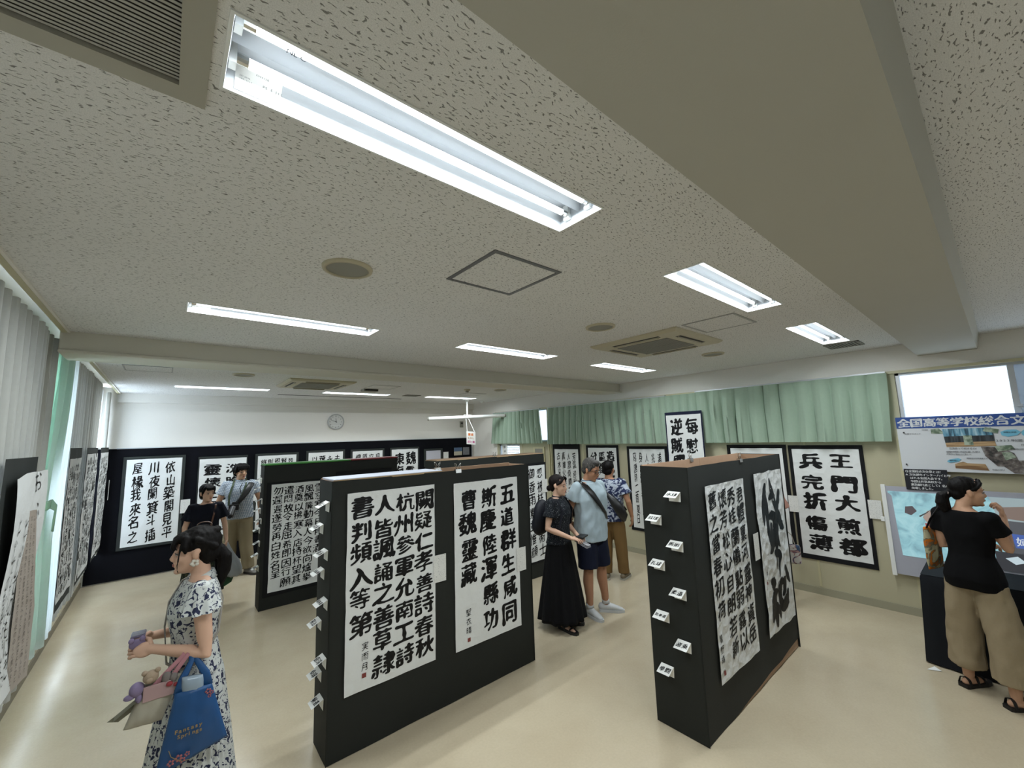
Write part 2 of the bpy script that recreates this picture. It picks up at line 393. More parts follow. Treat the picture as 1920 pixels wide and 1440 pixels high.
def calligraphy(label, o, u, n, W, H, cols, mount=(.05, .05, .05, .05), mmat=MOUNT, pmat=None, group='calligraphy sheets', sign=None, wave=.003, seed=1, rag=.004, lean=0, margin=(.06, .04, .06, .04), strokes=None, cat='calligraphy sheet', seal=None, pn=(14, 22), **kw):
    """mount = left, top, right, bottom border of dark backing; None = paper straight on the board"""
    fr = Frame(o, u, n, W, H, wave, seed, lean)
    c = fr.o+fr.u*(W/2)+fr.d*H
    t = thing('calligraphy_sheet', label, cat, c, 0, group)
    if mount:
        sheet_mb(fr, 0, 0, W, H, .002, 8, 8).build('mount', mmat, t, smooth=True); l, tp, r, bt = mount
    else: l = tp = r = bt = 0
    sheet_mb(fr, l, tp, W-r, H-bt, .0045, pn[0], pn[1], rag=rag).build('paper', pmat or PAPER, t, smooth=True)
    x0, y0, x1, y1 = l+margin[0]*(W), tp+margin[1]*H, W-r-margin[2]*W, H-bt-margin[3]*H
    load_glyphs(''.join(cols)+(sign or ''))
    items = columns(cols, x0, y0, x1, y1, seed=seed, **kw) if cols else []
    if sign:
        sx_, sy_, hh, s = sign_at[seed] if seed in sign_at else (x0+.04, y1-.3, .04, .035)
        for i, ch in enumerate(sign): items.append((ch, sx_, sy_+i*s*1.15, s*.9, s, .0, seed+i, dict(rough=.8, shear=.1, warp=.08)))
    mb = ink_mb(fr, items, .0065)
    if strokes:
        mb2 = strokes(fr, x0, y0, x1, y1); mb.add(mb2.v, mb2.f)
    if mb.v: mb.build('brush_writing', INK, t)
    if seal:
        q = MB(); x, y, s = seal; q.quad(fr.p(x, y, .007), fr.p(x, y+s, .007), fr.p(x+s, y+s, .007), fr.p(x+s, y, .007)); q.build('red_seal', SEAL, t)
    return t, fr
sign_at = {}
# ------------------------------------------------------------------ room shell
XL, XR, YF, YB, HC = -.88, 6.44, -3.2, 9.35, 3.0
ALLCH = '闕疑仁孝善詩春秋杭州參軍允南工人皆諷誦之草隷書判頻入等第'
q = MB(); q.box(XL-.3, YF, -.1, XR+.3, YB+.1, 0); q.build('floor', FLOOR, kind='structure')
# fixtures first: their openings are cut out of the ceiling
LX = [(.06, 1.29), (2.17, 3.40), (4.27, 5.50)]; LY = [(.935, 1.165), (3.195, 3.425), (7.80, 8.03)]
HOLES = [(a, c, b_, d) for a, b_ in LX for c, d in LY]
xs = sorted({-.62, XR}|{h[0] for h in HOLES}|{h[2] for h in HOLES}); ys = sorted({YF, YB}|{h[1] for h in HOLES}|{h[3] for h in HOLES})
q = MB()
for i in range(len(xs)-1):
    for j in range(len(ys)-1):
        cx, cy = (xs[i]+xs[i+1])/2, (ys[j]+ys[j+1])/2
        if any(h[0] < cx < h[2] and h[1] < cy < h[3] for h in HOLES): continue
        q.quad((xs[i], ys[j], HC), (xs[i], ys[j+1], HC), (xs[i+1], ys[j+1], HC), (xs[i+1], ys[j], HC))
q.build('ceiling', CEIL, kind='structure')
q = MB(); q.box(-1.2, YF, HC+.16, XR+.3, YB+.2, HC+.26); q.build('ceiling_slab', BEAM, kind='structure')
# curtain box: raised recess above the left curtains, cream edge trim
q = MB(); q.box(-.65, YF, HC-.015, -.62, YB, HC+.16); q.build('trim_1', FRAME, kind='structure')
q = MB(); q.box(-.635, YF, HC-.012, -.605, YB, HC+.002); q.build('trim_2', WALLW, kind='structure')
# beams
q = MB(); q.box(-.66, 4.50, 2.83, XR, 4.88, HC+.1); q.box(-.66, 4.475, 2.83, XR, 4.51, 2.855); q.build('beam_back', BEAM_LIT, kind='structure', bevel=.008)
q = MB()  # beam near the camera: slightly uneven plaster underside
nx = 60
for k, (ya, za, yb, zb) in enumerate(((.52, 3.02, .52, 2.85), (.52, 2.85, .075, 2.85), (.075, 2.85, .04, 3.02))):
    V = []
    ny = 10
    for i in range(nx+1):
        for j in range(ny+1):
            x = -.66+(XR+.66)*i/nx; y = ya+(yb-ya)*j/ny; z = za+(zb-za)*j/ny
            V.append((x, y, z+.0025*noise.noise(Vector((x*1.3, y*3, k)))*(1 if k == 1 and 0 < j < ny else 0)))
    q.add(V, [(i*(ny+1)+j, i*(ny+1)+j+1, (i+1)*(ny+1)+j+1, (i+1)*(ny+1)+j) for i in range(nx) for j in range(ny)])
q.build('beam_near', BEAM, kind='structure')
# wall, back
q = MB(); q.box(-1.0, YB, 0, XR+.2, YB+.12, HC+.1); q.build('wall_back', WALLW, kind='structure')
q = MB(); q.box(-.64, YB-.08, 2.85, XR, YB+.01, HC+.01); q.build('trim_3', WALLW, kind='structure')
q = MB(); q.box(-1.3, YF-.1, -.1, XR+.3, YF, HC+.2); q.build('wall_front', WALLW, kind='structure')
# wall, right: solid below, clerestory windows above (z 1.92..2.69), full openings listed
def wall_x(x0, x1, ya, yb, za, zb, holes, mats, name):
    ys = sorted({ya, yb}|{h[0] for h in holes}|{h[2] for h in holes}); zs = sorted({za, zb}|{h[1] for h in holes}|{h[3] for h in holes}); q = MB()
    for i in range(len(ys)-1):
        for j in range(len(zs)-1):
            cy, cz = (ys[i]+ys[i+1])/2, (zs[j]+zs[j+1])/2
            if any(h[0] < cy < h[2] and h[1] < cz < h[3] for h in holes): continue
            q.box(x0, ys[i], zs[j], x1, ys[i+1], zs[j+1])
    q.build(name, mats, kind='structure'); return q
RW = [(-3.1, 1.95, -1.95, 2.69), (-1.85, 1.95, .74, 2.69), (.84, 1.95, 3.6, 2.69), (3.70, 1.95, 6.40, 2.69), (6.46, 1.95, 8.24, 2.69), (7.41, .9, 8.19, 1.90)]
wall_x(XR, XR+.15, YF, YB+.1, 0, 2.69, RW, WALLG, 'wall_right')
q = MB(); q.box(XR-.005, YF, 2.69, XR+.15, YB+.1, HC+.1); q.box(XR-.005, 8.27, 0, XR+.0, YB, 2.69); q.build('wall_right_upper', WALLW, kind='structure')
q = MB()
for y in (.79, 1.70, 2.62, 3.55, 5.46, 7.3): q.box(XR-.007, y-.012, .10, XR, y+.012, 1.93)
for y, w_ in ((6.41, .02), (6.345, .012)): q.box(XR-.03, y-w_, 0, XR, y+w_, 2.69)
q.build('trim_4', FRAME, kind='structure')
q = MB(); q.box(XR-.012, YF, 0, XR, 8.27, .085); q.build('baseboard_right', BASEM, kind='structure')
q = MB(); q.box(XR-.03, -3.2, 2.68, XR+.01, 8.3, 2.71); q.box(XR-.05, -3.2, 1.915, XR+.01, .79, 1.955); q.build('trim_5', FRAME, kind='structure')
def window(n, x, ya, yb, za, zb, mull, side=1):
    w_ = bpy.data.objects.new('window_%d' % n, None); w_.location = (x, (ya+yb)/2, za); link(w_); w_['kind'] = 'structure'
    q = MB(); t = .035
    q.box(x, ya, za, x+.08*side, ya+t, zb); q.box(x, yb-t, za, x+.08*side, yb, zb); q.box(x, ya, za, x+.08*side, yb, za+t); q.box(x, ya, zb-t, x+.08*side, yb, zb)
    for k, y in enumerate(mull): q.box(x+.01*side, y-.022, za, x+.05*side, y+.022, zb)
    q.build('window_frame', ALU, w_)
    e = [ya+t]+list(mull)+[yb-t]
    for a, b_ in zip(e[:-1], e[1:]):
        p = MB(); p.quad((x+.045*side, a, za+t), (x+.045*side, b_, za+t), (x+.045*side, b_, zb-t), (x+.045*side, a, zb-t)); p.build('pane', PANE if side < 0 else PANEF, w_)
    return w_
k = 1
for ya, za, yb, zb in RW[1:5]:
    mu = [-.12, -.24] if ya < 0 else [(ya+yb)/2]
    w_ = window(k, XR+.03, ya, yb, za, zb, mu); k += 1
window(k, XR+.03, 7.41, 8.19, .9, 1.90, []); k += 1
lt = MB(); lt.box(XR+.005, -.155, 2.22, XR+.03, -.125, 2.26); lt.box(XR-.02, -.15, 2.235, XR+.01, -.105, 2.245); tag(lt.build('window_latch', ALU), 'grey crescent latch on the window sash above the banner', 'latch')
# wall, left: low dado, windows to the curtain box
LW = [(-3.0, .5, -.2, 2.9), (.0, .5, 2.2, 2.9), (2.4, .5, 4.55, 2.9), (4.85, .5, 7.0, 2.9), (7.2, .5, 9.2, 2.9)]
wall_x(XL-.15, XL, YF, YB+.1, 0, HC+.2, LW, DADO, 'wall_left')
for ya, za, yb, zb in LW: window(k, XL-.05, ya, yb, za, zb, [(ya+yb)/2], -1); k += 1
q = MB(); q.box(XL, YF, 0, XL+.012, YB, .075); q.build('baseboard_left', BROWN, kind='structure')
q = MB(); q.box(XL-.06, YF, .47, XL+.03, YB, .5); q.build('trim_6', DADO, kind='structure')

# ------------------------------------------------------------------ ceiling lights
def ceiling_light(x0, x1, y0, y1, label, first):
    cx, cy = (x0+x1)/2, (y0+y1)/2
    t = thing('ceiling_light', label, 'light', (cx, cy, HC), 0, 'recessed twin tube ceiling lights')
    q = MB(); e = .008
    for a in ((x0-e, y0-e, x1+e, y0), (x0-e, y1, x1+e, y1+e), (x0-e, y0, x0, y1), (x1, y0, x1+e, y1)): q.box(a[0], a[1], HC-.004, a[2], a[3], HC+.002)
    q.build('frame', WHITE, t)
    q = MB(); d = .085; n = 24   # W shaped white reflector
    prof = [(y0, HC), (y0+.035, HC+d), (y0+.085, HC+d), (cy, HC+.035), (y1-.085, HC+d), (y1-.035, HC+d), (y1, HC)]
    for i in range(len(prof)-1): q.quad((x0, *prof[i]), (x1, *prof[i]), (x1, *prof[i+1]), (x0, *prof[i+1]))
    for x in (x0, x1):
        s_ = 1 if x == x0 else -1
        q.quad((x, y0, HC), (x, y1, HC), (x+.012*s_, y1, HC+d+.02), (x+.012*s_, y0, HC+d+.02))
    q.build('reflector', WHITEF, t)
    for yy in (y0+.058, y1-.058):
        z = HC+.045
        tb = MB(); tb.tube([(x0+.045, yy, z), (x1-.045, yy, z)], .0125, 10); o = tb.build('tube', TUBE, t, smooth=True)
        al = bpy.data.lights.new('tube_light', 'AREA'); al.shape = 'RECTANGLE'; al.size = x1-x0-.09; al.size_y = .024; al.energy = STRIP_W; al.color = (.90, .97, 1)
        ao = bpy.data.objects.new('tube_light', al); ao.location = Vector(((x0+x1)/2, yy, z-.0135))-t.location; link(ao, t)
        c = MB()
        for xa, xb in ((x0+.020, x0+.045), (x1-.045, x1-.020)): c = MB(); c.tube([(xa, yy, z), (xb, yy, z)], .0128, 10); c.build('tube_cap', CHROME, o)
        h = MB(); h.box(x0+.004, yy-.014, HC+.02, x0+.02, yy+.014, HC+.09); h.build('lamp_holder', WHITE, o); h2_ = MB(); h2_.box(x1-.02, yy-.014, HC+.02, x1-.004, yy+.014, HC+.09); h2_.build('lamp_holder', WHITE, o)
    # rating sticker with small print and pictograms on the side facing down
    lb = MB(); fr = Frame((x0+.022, y1-.002, HC+.006), (1, 0, 0), (0, -.8, -.6), .1, .06); fr.d = Vector((0, -.38, .92)).normalized()
    lb.quad(fr.p(0, 0, .002), fr.p(.105, 0, .002), fr.p(.105, .06, .002), fr.p(0, .06, .002)); so = lb.build('rating_label', CARDW, t)
    if first:
        it = line_text('MITSUBISHI', .01, .0515, .0065, pitch=.85)+line_text('Hf', .068, .045, .012, pitch=.7)+line_text('FHF32', .01, .04, .0065, pitch=.8)+line_text('100-254V', .01, .031, .005, pitch=.7)+line_text('50/60Hz', .01, .024, .005, pitch=.7)+line_text('PS E JIS', .062, .028, .008, pitch=.75)+line_text('KV4412B', .045, .008, .006, pitch=.7)
        fr.d = -fr.d; fr.o = fr.o-fr.d*.06; ink_mb(fr, it, .003).build('label_print', mat('grey_print', '#55585c', .6), so)
        f2 = Frame((x0+.11, y0+.058-.0, HC+.0315), (1, 0, 0), (0, 0, -1), .1, .02); f2.d = Vector((0, 1, 0))
        ink_mb(f2, line_text('NEC', 0, 0, .02, pitch=.75), .001).build('tube_print', mat('tube_print_ink', '#3a3e44', .6), t)
load_glyphs('MITSUBISHIHfFHF32100-254V50/60HzPSEJISKV4412BNEC')
xn = ['left', 'middle', 'right']; yn = ['in the row nearest the camera', 'in the second row', 'beyond the cross beam']
for j, (c, d) in enumerate(LY):
    for i, (a, b_) in enumerate(LX):
        ceiling_light(a, b_, c, d, 'lit recessed tube light, %s one of three %s' % (xn[i], yn[j]), i == 0 and j == 0)

# ------------------------------------------------------------------ ceiling fittings
def speaker(x, y, label, r=.125):
    t = thing('ceiling_speaker', label, 'speaker', (x, y, HC), 0, 'round ceiling speakers')
    MB().lathe([(r, 0), (r*.98, -.012), (r*.84, -.016), (r*.84, -.006)], (x, y, HC), 36).build('rim', IVORY, t, smooth=True)
    MB().lathe([(r*.84, -.007), (r*.5, -.009), (.001, -.009)], (x, y, HC), 36).build('grille', GREYG, t, smooth=True)
speaker(.68, 2.11, 'round cream-rimmed grey ceiling speaker between the big near light and the left lamp')
speaker(2.78, 2.10, 'small round ceiling speaker left of the air conditioner, white face')
speaker(4.95, 2.12, 'round ceiling speaker right of the air conditioner')
speaker(.73, 6.25, 'round ceiling speaker beyond the cross beam on the left')
speaker(4.95, 6.22, 'round ceiling speaker beyond the cross beam near the right wall')
def hatch(x0, y0, x1, y1, label, w_=.022, m_=HATCH):
    t = thing('access_hatch', label, 'hatch', ((x0+x1)/2, (y0+y1)/2, HC), 0, 'square ceiling access hatches')
    q = MB()
    for a in ((x0, y0, x1, y0+w_), (x0, y1-w_, x1, y1), (x0, y0+w_, x0+w_, y1-w_), (x1-w_, y0+w_, x1, y1-w_)): q.box(a[0], a[1], HC-.005, a[2], a[3], HC+.001)
    q.build('hatch_frame', m_, t); q = MB(); q.box(x0+w_+.003, y0+w_+.003, HC-.0035, x1-w_-.003, y1-w_-.003, HC+.001); q.build('hatch_panel', CEIL, t, local=False)
HATL = mat('light_hatch_frame', '#9c9b98', .5)
hatch(1.17, 1.48, 1.64, 1.935, 'square ceiling hatch with dark grey frame in the middle of the ceiling')
hatch(3.335, 1.24, 3.80, 1.67, 'ceiling hatch just above the cassette air conditioner', .018, HATL)
hatch(-.41, 6.03, .02, 6.46, 'faint ceiling hatch by the left curtains beyond the cross beam', .012, HATL)
hatch(2.56, 6.52, 3.03, 6.98, 'thin framed ceiling hatch right of the far air conditioner', .012, HATL)
hatch(4.66, 6.9, 5.12, 7.36, 'thin framed ceiling hatch before the far right lamp', .012, HATL)
def cassette(x0, y0, x1, y1, label, front):
    t = thing('air_conditioner', label, 'air conditioner', ((x0+x1)/2, (y0+y1)/2, HC), 0, 'ceiling cassette air conditioners')
    q = MB(); z0, z1 = HC-.035, HC
    def ring(a, b_, z): return [(x0+a, y0+a, z), (x1-a, y0+a, z), (x1-a, y1-a, z), (x0+a, y1-a, z)]
    q.loft([ring(0, 0, HC+.002), ring(0, 0, HC-.012), ring(.03, 0, HC-.032), ring(.19, 0, HC-.036)], cap=False); q.quad(*ring(.19, 0, HC-.034)); q.build('body', IVORY, t, bevel=.004)
    g = MB(); n = 30; a = .20
    for i in range(n):
        y = y0+a+(y1-y0-2*a)*i/n; g.box(x0+a, y, HC-.041, x1-a, y+(y1-y0-2*a)/n*.55, HC-.034)
    for x in (x0+a, (x0+x1)/2, x1-a): g.box(x-.004, y0+a, HC-.042, x+.004, y1-a, HC-.034)
    g.build('intake_grille', GREYG, t)
    for (a0, b0, a1, b1) in ((.22, .075, x1-x0-.22, .13), (.22, y1-y0-.13, x1-x0-.22, y1-y0-.075), (.075, .22, .13, y1-y0-.22), (x1-x0-.13, .22, x1-x0-.075, y1-y0-.22)):
        s_ = MB(); s_.box(x0+a0, y0+b0, HC-.0345, x0+a1, y0+b1, HC-.030); 
        zz = HC-.036
        s_.build('outlet_slot', DARKS, t)
        fl = MB()
        if a1-a0 > b1-b0: fl.box(x0+a0+.01, y0+b0+.03, HC-.048, x0+a1-.01, y0+b0+.036, HC-.03)
        else: fl.box(x0+a0+.03, y0+b0+.01, HC-.048, x0+a0+.036, y0+b1-.01, HC-.03)
        fl.build('flap', IVORY, t)
cassette(3.34, 1.72, 4.27, 2.67, 'cream four-way ceiling air conditioner in the middle of the ceiling', 1)
cassette(1.28, 6.29, 2.2, 7.27, 'cream four-way ceiling air conditioner beyond the cross beam', 0)
# large return-air grille, top left
t = thing('return_air_grille', 'large beige louvred return-air grille at the top left of the ceiling', 'grille', (-.3, .9, HC))
gx0, gx1, gy0, gy1 = -.6, .03, .25, 1.265
q = MB()
for a in ((gx0, gy0, gx1, gy0+.055), (gx0, gy1-.055, gx1, gy1), (gx0, gy0+.055, gx0+.055, gy1-.055), (gx1-.055, gy0+.055, gx1, gy1-.055)): q.box(a[0], a[1], HC-.014, a[2], a[3], HC)
q.build('frame', mat('beige_grille_frame', '#a6a294', .5), t); n = 74; LV = mat('louvre', '#a5a39c', .5); y = gy0+.055; st = (gy1-gy0-.11)/n; base = None
q = MB(); q.quad((gx0+.05, gy0+.05, HC-.0005), (gx0+.05, gy1-.05, HC-.0005), (gx1-.05, gy1-.05, HC-.0005), (gx1-.05, gy0+.05, HC-.0005)); q.build('backing', DARKS, t)
for i in range(n):
    if base is None:
        q = MB(); q.add([(gx0+.055, y, HC-.0035), (gx1-.055, y, HC-.0035), (gx1-.055, y+st*.5, HC-.0045), (gx0+.055, y+st*.5, HC-.0045), (gx0+.055, y, HC-.0025), (gx1-.055, y, HC-.0025), (gx1-.055, y+st*.5, HC-.003), (gx0+.055, y+st*.5, HC-.003)], [(0, 3, 2, 1), (4, 5, 6, 7), (0, 1, 5, 4), (3, 7, 6, 2)])
        base = q.build('slat', LV, t)
    else:
        o = base.copy(); o.location = (0, st*i, 0); link(o, t)
def vent(x0, y0, x1, y1, label, nn=10):
    t = thing('ceiling_vent', label, 'vent', ((x0+x1)/2, (y0+y1)/2, HC), 0, 'small ceiling vents')
    q = MB(); q.box(x0, y0, HC-.003, x1, y1, HC+.001); q.build('backing', DARKS, t); q = MB()
    for a in ((x0, y0, x1, y0+.012), (x0, y1-.012, x1, y1), (x0, y0, x0+.012, y1), (x1-.012, y0, x1, y1)): q.box(a[0], a[1], HC-.01, a[2], a[3], HC)
    q.build('frame', GREYG, t); q = MB()
    for i in range(nn): yy = y0+.012+(y1-y0-.024)*(i+.2)/nn; q.box(x0+.012, yy, HC-.009, x1-.012, yy+(y1-y0)/nn*.4, HC-.003)
    q.build('slats', GREYG, t)
vent(5.60, .88, 5.93, 1.19, 'dark louvred ceiling vent right of the right near lamp')
vent(3.71, 7.70, 4.02, 7.94, 'small dark ceiling vent between the far middle and right lamps')
q = MB(); q.box(1.55, 8.56, HC-.004, 3.99, 8.62, HC+.001); tag(q.build('screen_slot', DARKS), 'long dark screen slot in the far ceiling before the clock wall', 'slot')
def detector(x, y, label, r, mt=IVORY):
    t = thing('smoke_detector', label, 'detector', (x, y, HC), 0)
    MB().lathe([(r, 0), (r, -.02), (r*.85, -.03)], (x, y, HC), 20, cap=True).build('base', mt, t, smooth=False)
    MB().lathe([(r*.55, -.02), (r*.5, -.055), (.002, -.06)], (x, y, HC), 20).build('sensor', GREYG if mt is not WHITE else WHITE, t, smooth=True)
detector(4.31, 6.42, 'grey smoke detector on the far ceiling above the hanging lamp bar', .06)
detector(6.0, 8.3, 'small white detector in the far right corner of the ceiling', .05, WHITE)
t = thing('projector_mount', 'small grey box fixed flush to the far ceiling left of the middle lamp', 'box', (2.72, 7.15, HC)); MB().box(2.6, 7.08, HC-.04, 2.86, 7.24, HC).build('body', GREYG, t, bevel=.006); MB().box(2.62, 7.06, HC-.035, 2.84, 7.08, HC-.012).build('front_plate', DARKS, t)

# hanging lamp bar and card
A, B = Vector((4.73, 8.70, 2.565)), Vector((6.33, 7.79, 2.60)); Cc = (A+B)/2
t = thing('blackboard_light', 'white hanging blackboard light bar near the far right corner', 'light', (Cc.x, Cc.y, 2.58))
dd = (B-A).normalized()
MB().tube([A, B], [(.042, .05)]*2, 16, flat=(0, 0, 1)).build('housing', WHITE, t, smooth=False, angle=40)
MB().tube([A-dd*.02, A+dd*.01], [(.046, .054)]*2, 16, flat=(0, 0, 1)).build('end_cap', GREYG, t, angle=40)
MB().tube([B-dd*.01, B+dd*.02], [(.046, .054)]*2, 16, flat=(0, 0, 1)).build('end_cap', GREYG, t, angle=40)
MB().tube([Cc+Vector((0, 0, .04)), (Cc.x, Cc.y, HC)], .02, 12).build('stem', WHITE, t, angle=40)
MB().lathe([(.05, 0), (.05, -.03), (.02, -.05)], (Cc.x, Cc.y, HC), 16, cap=True).build('stem_mount', WHITE, t, angle=40)
MB().box(Cc.x-.09, Cc.y-.03, 2.615, Cc.x+.09, Cc.y+.03, 2.64).build('bracket', WHITE, t, bevel=.005)
t = thing('hanging_card', 'small white card with orange and pink lettering hung on white string from the lamp bar', 'card', (Cc.x, Cc.y-.06, 2.2))
cz = 2.235; fr = Frame((5.40, 8.10, cz+.01), (.80, -.60, -.10), (-.6, -.8, 0), .22, .3); 
q = MB(); P4 = [fr.p(0, 0), fr.p(0, .30), fr.p(.21, .30), fr.p(.21, 0)]; q.add(P4+[p+fr.n*-.003 for p in P4], [(0, 1, 2, 3), (7, 6, 5, 4), (0, 4, 5, 1), (1, 5, 6, 2), (2, 6, 7, 3), (3, 7, 4, 0)]); q.build('card', CARDW, t)
load_glyphs('筆活かむと楽しい書道')
ink_mb(fr, line_text('書道', .035, .07, .065, wgt=.03), .001).build('orange_lettering', mat('orange_ink', '#d8742c', .6), t)
ink_mb(fr, line_text('むかし', .03, .155, .05, wgt=.02), .001).build('ochre_lettering', mat('ochre_ink', '#a9793c', .6), t)
ink_mb(fr, line_text('活と楽', .02, .24, .058, wgt=.03), .001).build('pink_lettering', mat('pink_ink', '#c23a86', .6), t)
TP = fr.p(.105, 0)
q = MB()
q.tube([fr.p(.02, 0), (Cc.x-.04, Cc.y, 2.545)], .004, 6); q.tube([fr.p(.19, 0), (Cc.x+.02, Cc.y-.02, 2.545)], .006, 6); q.build('string', WHITE, t)

# ------------------------------------------------------------------ clock
cx, cz, r = 2.825, 2.525, .172
t = thing('wall_clock', 'round white wall clock on the far wall reading eleven forty-eight', 'clock', (cx, YB, cz-r))
MB().lathe([(r, 0), (r, -.03), (r*.97, -.042), (r*.88, -.045), (r*.86, -.03)], (cx, YB, cz), 48, 'Y').build('rim', mat('clock_rim', '#a9aaa8', .4), t, smooth=True)
MB().lathe([(r*.87, -.03), (.001, -.03)], (cx, YB, cz), 48, 'Y').build('face', mat('clock_face', '#cfcfcb', .5), t)
HB = mat('clock_black', '#222326', .5); fr = Frame((cx, YB-.031, cz), (1, 0, 0), (0, -1, 0), 1, 1)
q = MB(); load_glyphs('0123456789')
for h in range(1, 13):
    a = h*PI/6; s_ = str(h); X, Y = math.sin(a)*r*.7, -math.cos(a)*r*.7
    mm = ink_mb(fr, line_text(s_, X-.009*len(s_), Y, .036, pitch=.5, wgt=.01), .001); q.add(mm.v, mm.f)
q.build('numerals', HB, t)
for nm, ang, ln, wd in (('hour_hand', 11.8*30, .075, .006), ('minute_hand', 48*6, .115, .0045)):
    a = math.radians(ang); d = Vector((math.sin(a), 0, math.cos(a))); p = Vector((cx, YB-.036, cz)); MB().tube([p-d*.02, p+d*ln], [(.001, wd), (.001, wd*.6)], 4, flat=(0, 1, 0)).build(nm, HB, t)
MB().box(cx-.1, YB-.034, cz-.088, cx+.1, YB-.032, cz-.08).build('maker_strip', WHITE, t)
t = thing('wall_thermostat', 'small grey switch box on the far wall by the right corner', 'switch', (6.2, YB, 2.25)); MB().box(6.02, YB-.03, 2.37, 6.12, YB, 2.53).build('body', GREYG, t, bevel=.005); MB().box(6.04, YB-.034, 2.46, 6.10, YB-.03, 2.50).build('button', DARKS, t)
# black cloth over the blackboard wall
q = MB(); nx, nz = 90, 24; x0, x1 = XL+.03, 6.36
V = []
for i in range(nx+1):
    for j in range(nz+1):
        x = x0+(x1-x0)*i/nx; z = .02+2.07*j/nz; V.append((x, YB-.028-.012*noise.noise(Vector((x*3, z*.8, 2)))-.006*noise.noise(Vector((x*9, z*2, 5))), z+(.012*noise.noise(Vector((x*1.3, 0, 4))) if j == nz else 0)))
q.add(V, [(i*(nz+1)+j, (i+1)*(nz+1)+j, (i+1)*(nz+1)+j+1, i*(nz+1)+j+1) for i in range(nx) for j in range(nz)])
tag(q.build('black_cloth', BLACKB, smooth=True), 'black cloth covering the lower far wall behind the calligraphy', 'cloth')
q = MB(); q.box(-.6, YB-.05, 2.085, 6.38, YB, 2.10); q.box(6.37, YB-.05, .5, 6.385, YB, 2.10); q.build('trim_7', ALU, kind='structure')
# ------------------------------------------------------------------ display partitions
def card_tent(x, y, z, text, label, group):
    """tent card glued to an end panel facing -x: back leg flat on the panel, front flap sloping out"""
    t = thing('tent_card', label, 'card', (x, y, z-.04), 0, group)
    q = MB(); w_ = .048
    a = (x-.002, y+w_, z); b_ = (x-.002, y-w_, z)
    q.add([a, b_, (x-.004, y-w_+.002, z-.072), (x-.004, y+w_-.004, z-.072)], [(0, 1, 2, 3)]); q.build('back_leg', CARDW, t)
    u = Vector((0, -1, 0)); d = Vector((-.088, .0, -.042)).normalized(); L_ = .082
    fr = Frame((x-.003, y+w_, z), u, (-.43, 0, .9), .096, L_); fr.d = d
    q = MB(); q.quad(fr.p(0, 0), fr.p(0, L_), fr.p(.096, L_), fr.p(.096, 0)); q.build('front_flap', CARDW, t)
    load_glyphs(text); n = len(text); s_ = .082/max(n, 2)
    ink_mb(fr, [(c, .048+(i-(n-1)/2)*s_*1.05, L_*.52, s_, s_*1.05, .02, i+z*9, dict(rough=.8, shear=.1, warp=.06)) for i, c in enumerate(text)], .001).build('brush_writing', INK, t)
def partition(label, x0, xm, x1, yf, yb, H, lids=(None, None), skew=0, hem=None, name='display_partition'):
    t = thing(name, label, 'partition', ((x0+x1)/2, (yf+yb)/2, 0), 0, 'black paper covered display partitions')
    th = .012
    for k, (a, b_) in enumerate(((x0, xm), (xm, x1))):
        # front paper: subtly bulged skin over a board
        q = MB(); nx, nz = 12, 20; V = []
        for i in range(nx+1):
            for j in range(nz+1):
                x = a+(-.006 if k == 0 else -.002)+(b_-a+.006)*i/nx; z = H*j/nz
                bul = .006*noise.noise(Vector((x*3, z*2.2, yf)))+.008*math.sin(PI*i/nx)*math.sin(PI*j/nz)
                zz = z
                if j == 0: zz = .004+(hem(x) if hem else 0)
                if j == nz: zz = z+.006*noise.noise(Vector((x*3, 1, 4)))
                V.append((x, yf-.008-bul, zz))
        q.add(V, [(i*(nz+1)+j, (i+1)*(nz+1)+j, (i+1)*(nz+1)+j+1, i*(nz+1)+j+1) for i in range(nx) for j in range(nz)])
        bd = MB(); bd.box(a+(.016 if k == 0 else -.002), yf, .0 if not hem else max(.0, hem(a+.1)*.2), b_-(.003 if k == 0 else .016), yf+th, H-.004)
        o = bd.build('front_board', WOODB, t); q.build('front_paper', BPAPER, o, smooth=True)
        bd = MB(); bd.box(a+.003, yb-th, 0, b_-.003, yb, H+.006); o = bd.build('back_board', WOODB, t)
        q = MB(); q.box(a+.003, yb, .002, b_-.003, yb+.003, H+.004); q.build('back_paper', BPAPER, o)
        if lids[k]:
            q = MB(); q.box(a+.01, yf-.004, H-.004, b_-.004, yb+.002, H+.012); q.build('top_board', lids[k], t, bevel=.004)
            q = MB(); q.box(a+.004, yf-.007, H-.006, b_-.004, yf-.003, H+.006); q.build('top_edge', WOODL, t)
    for x, s_ in ((x0, -1), (x1, 1)):
        q = MB(); nz, ny = 16, 6; V = []
        for i in range(ny+1):
            for j in range(nz+1):
                y = yf-.016+(yb-yf+.02)*i/ny; z = H*j/nz; V.append((x+s_*(.004+.006*math.sin(PI*i/ny)*math.sin(PI*j/nz)+.003*noise.noise(Vector((y*4, z*2, x)))), y, max(z, .003)))
        F = [(i*(nz+1)+j, i*(nz+1)+j+1, (i+1)*(nz+1)+j+1, (i+1)*(nz+1)+j) for i in range(ny) for j in range(nz)]
        q.add(V, F if s_ > 0 else [f[::-1] for f in F])
        bd = MB(); bd.box(x+(0 if s_ < 0 else -th), yf+.002, 0, x+(th if s_ < 0 else 0), yb-.002, H-.004); o = bd.build('end_board', WOODB, t); q.build('end_paper', BPAPER, o, smooth=True)
    return t
UX, NF = (1, 0, 0), (0, -1, 0)
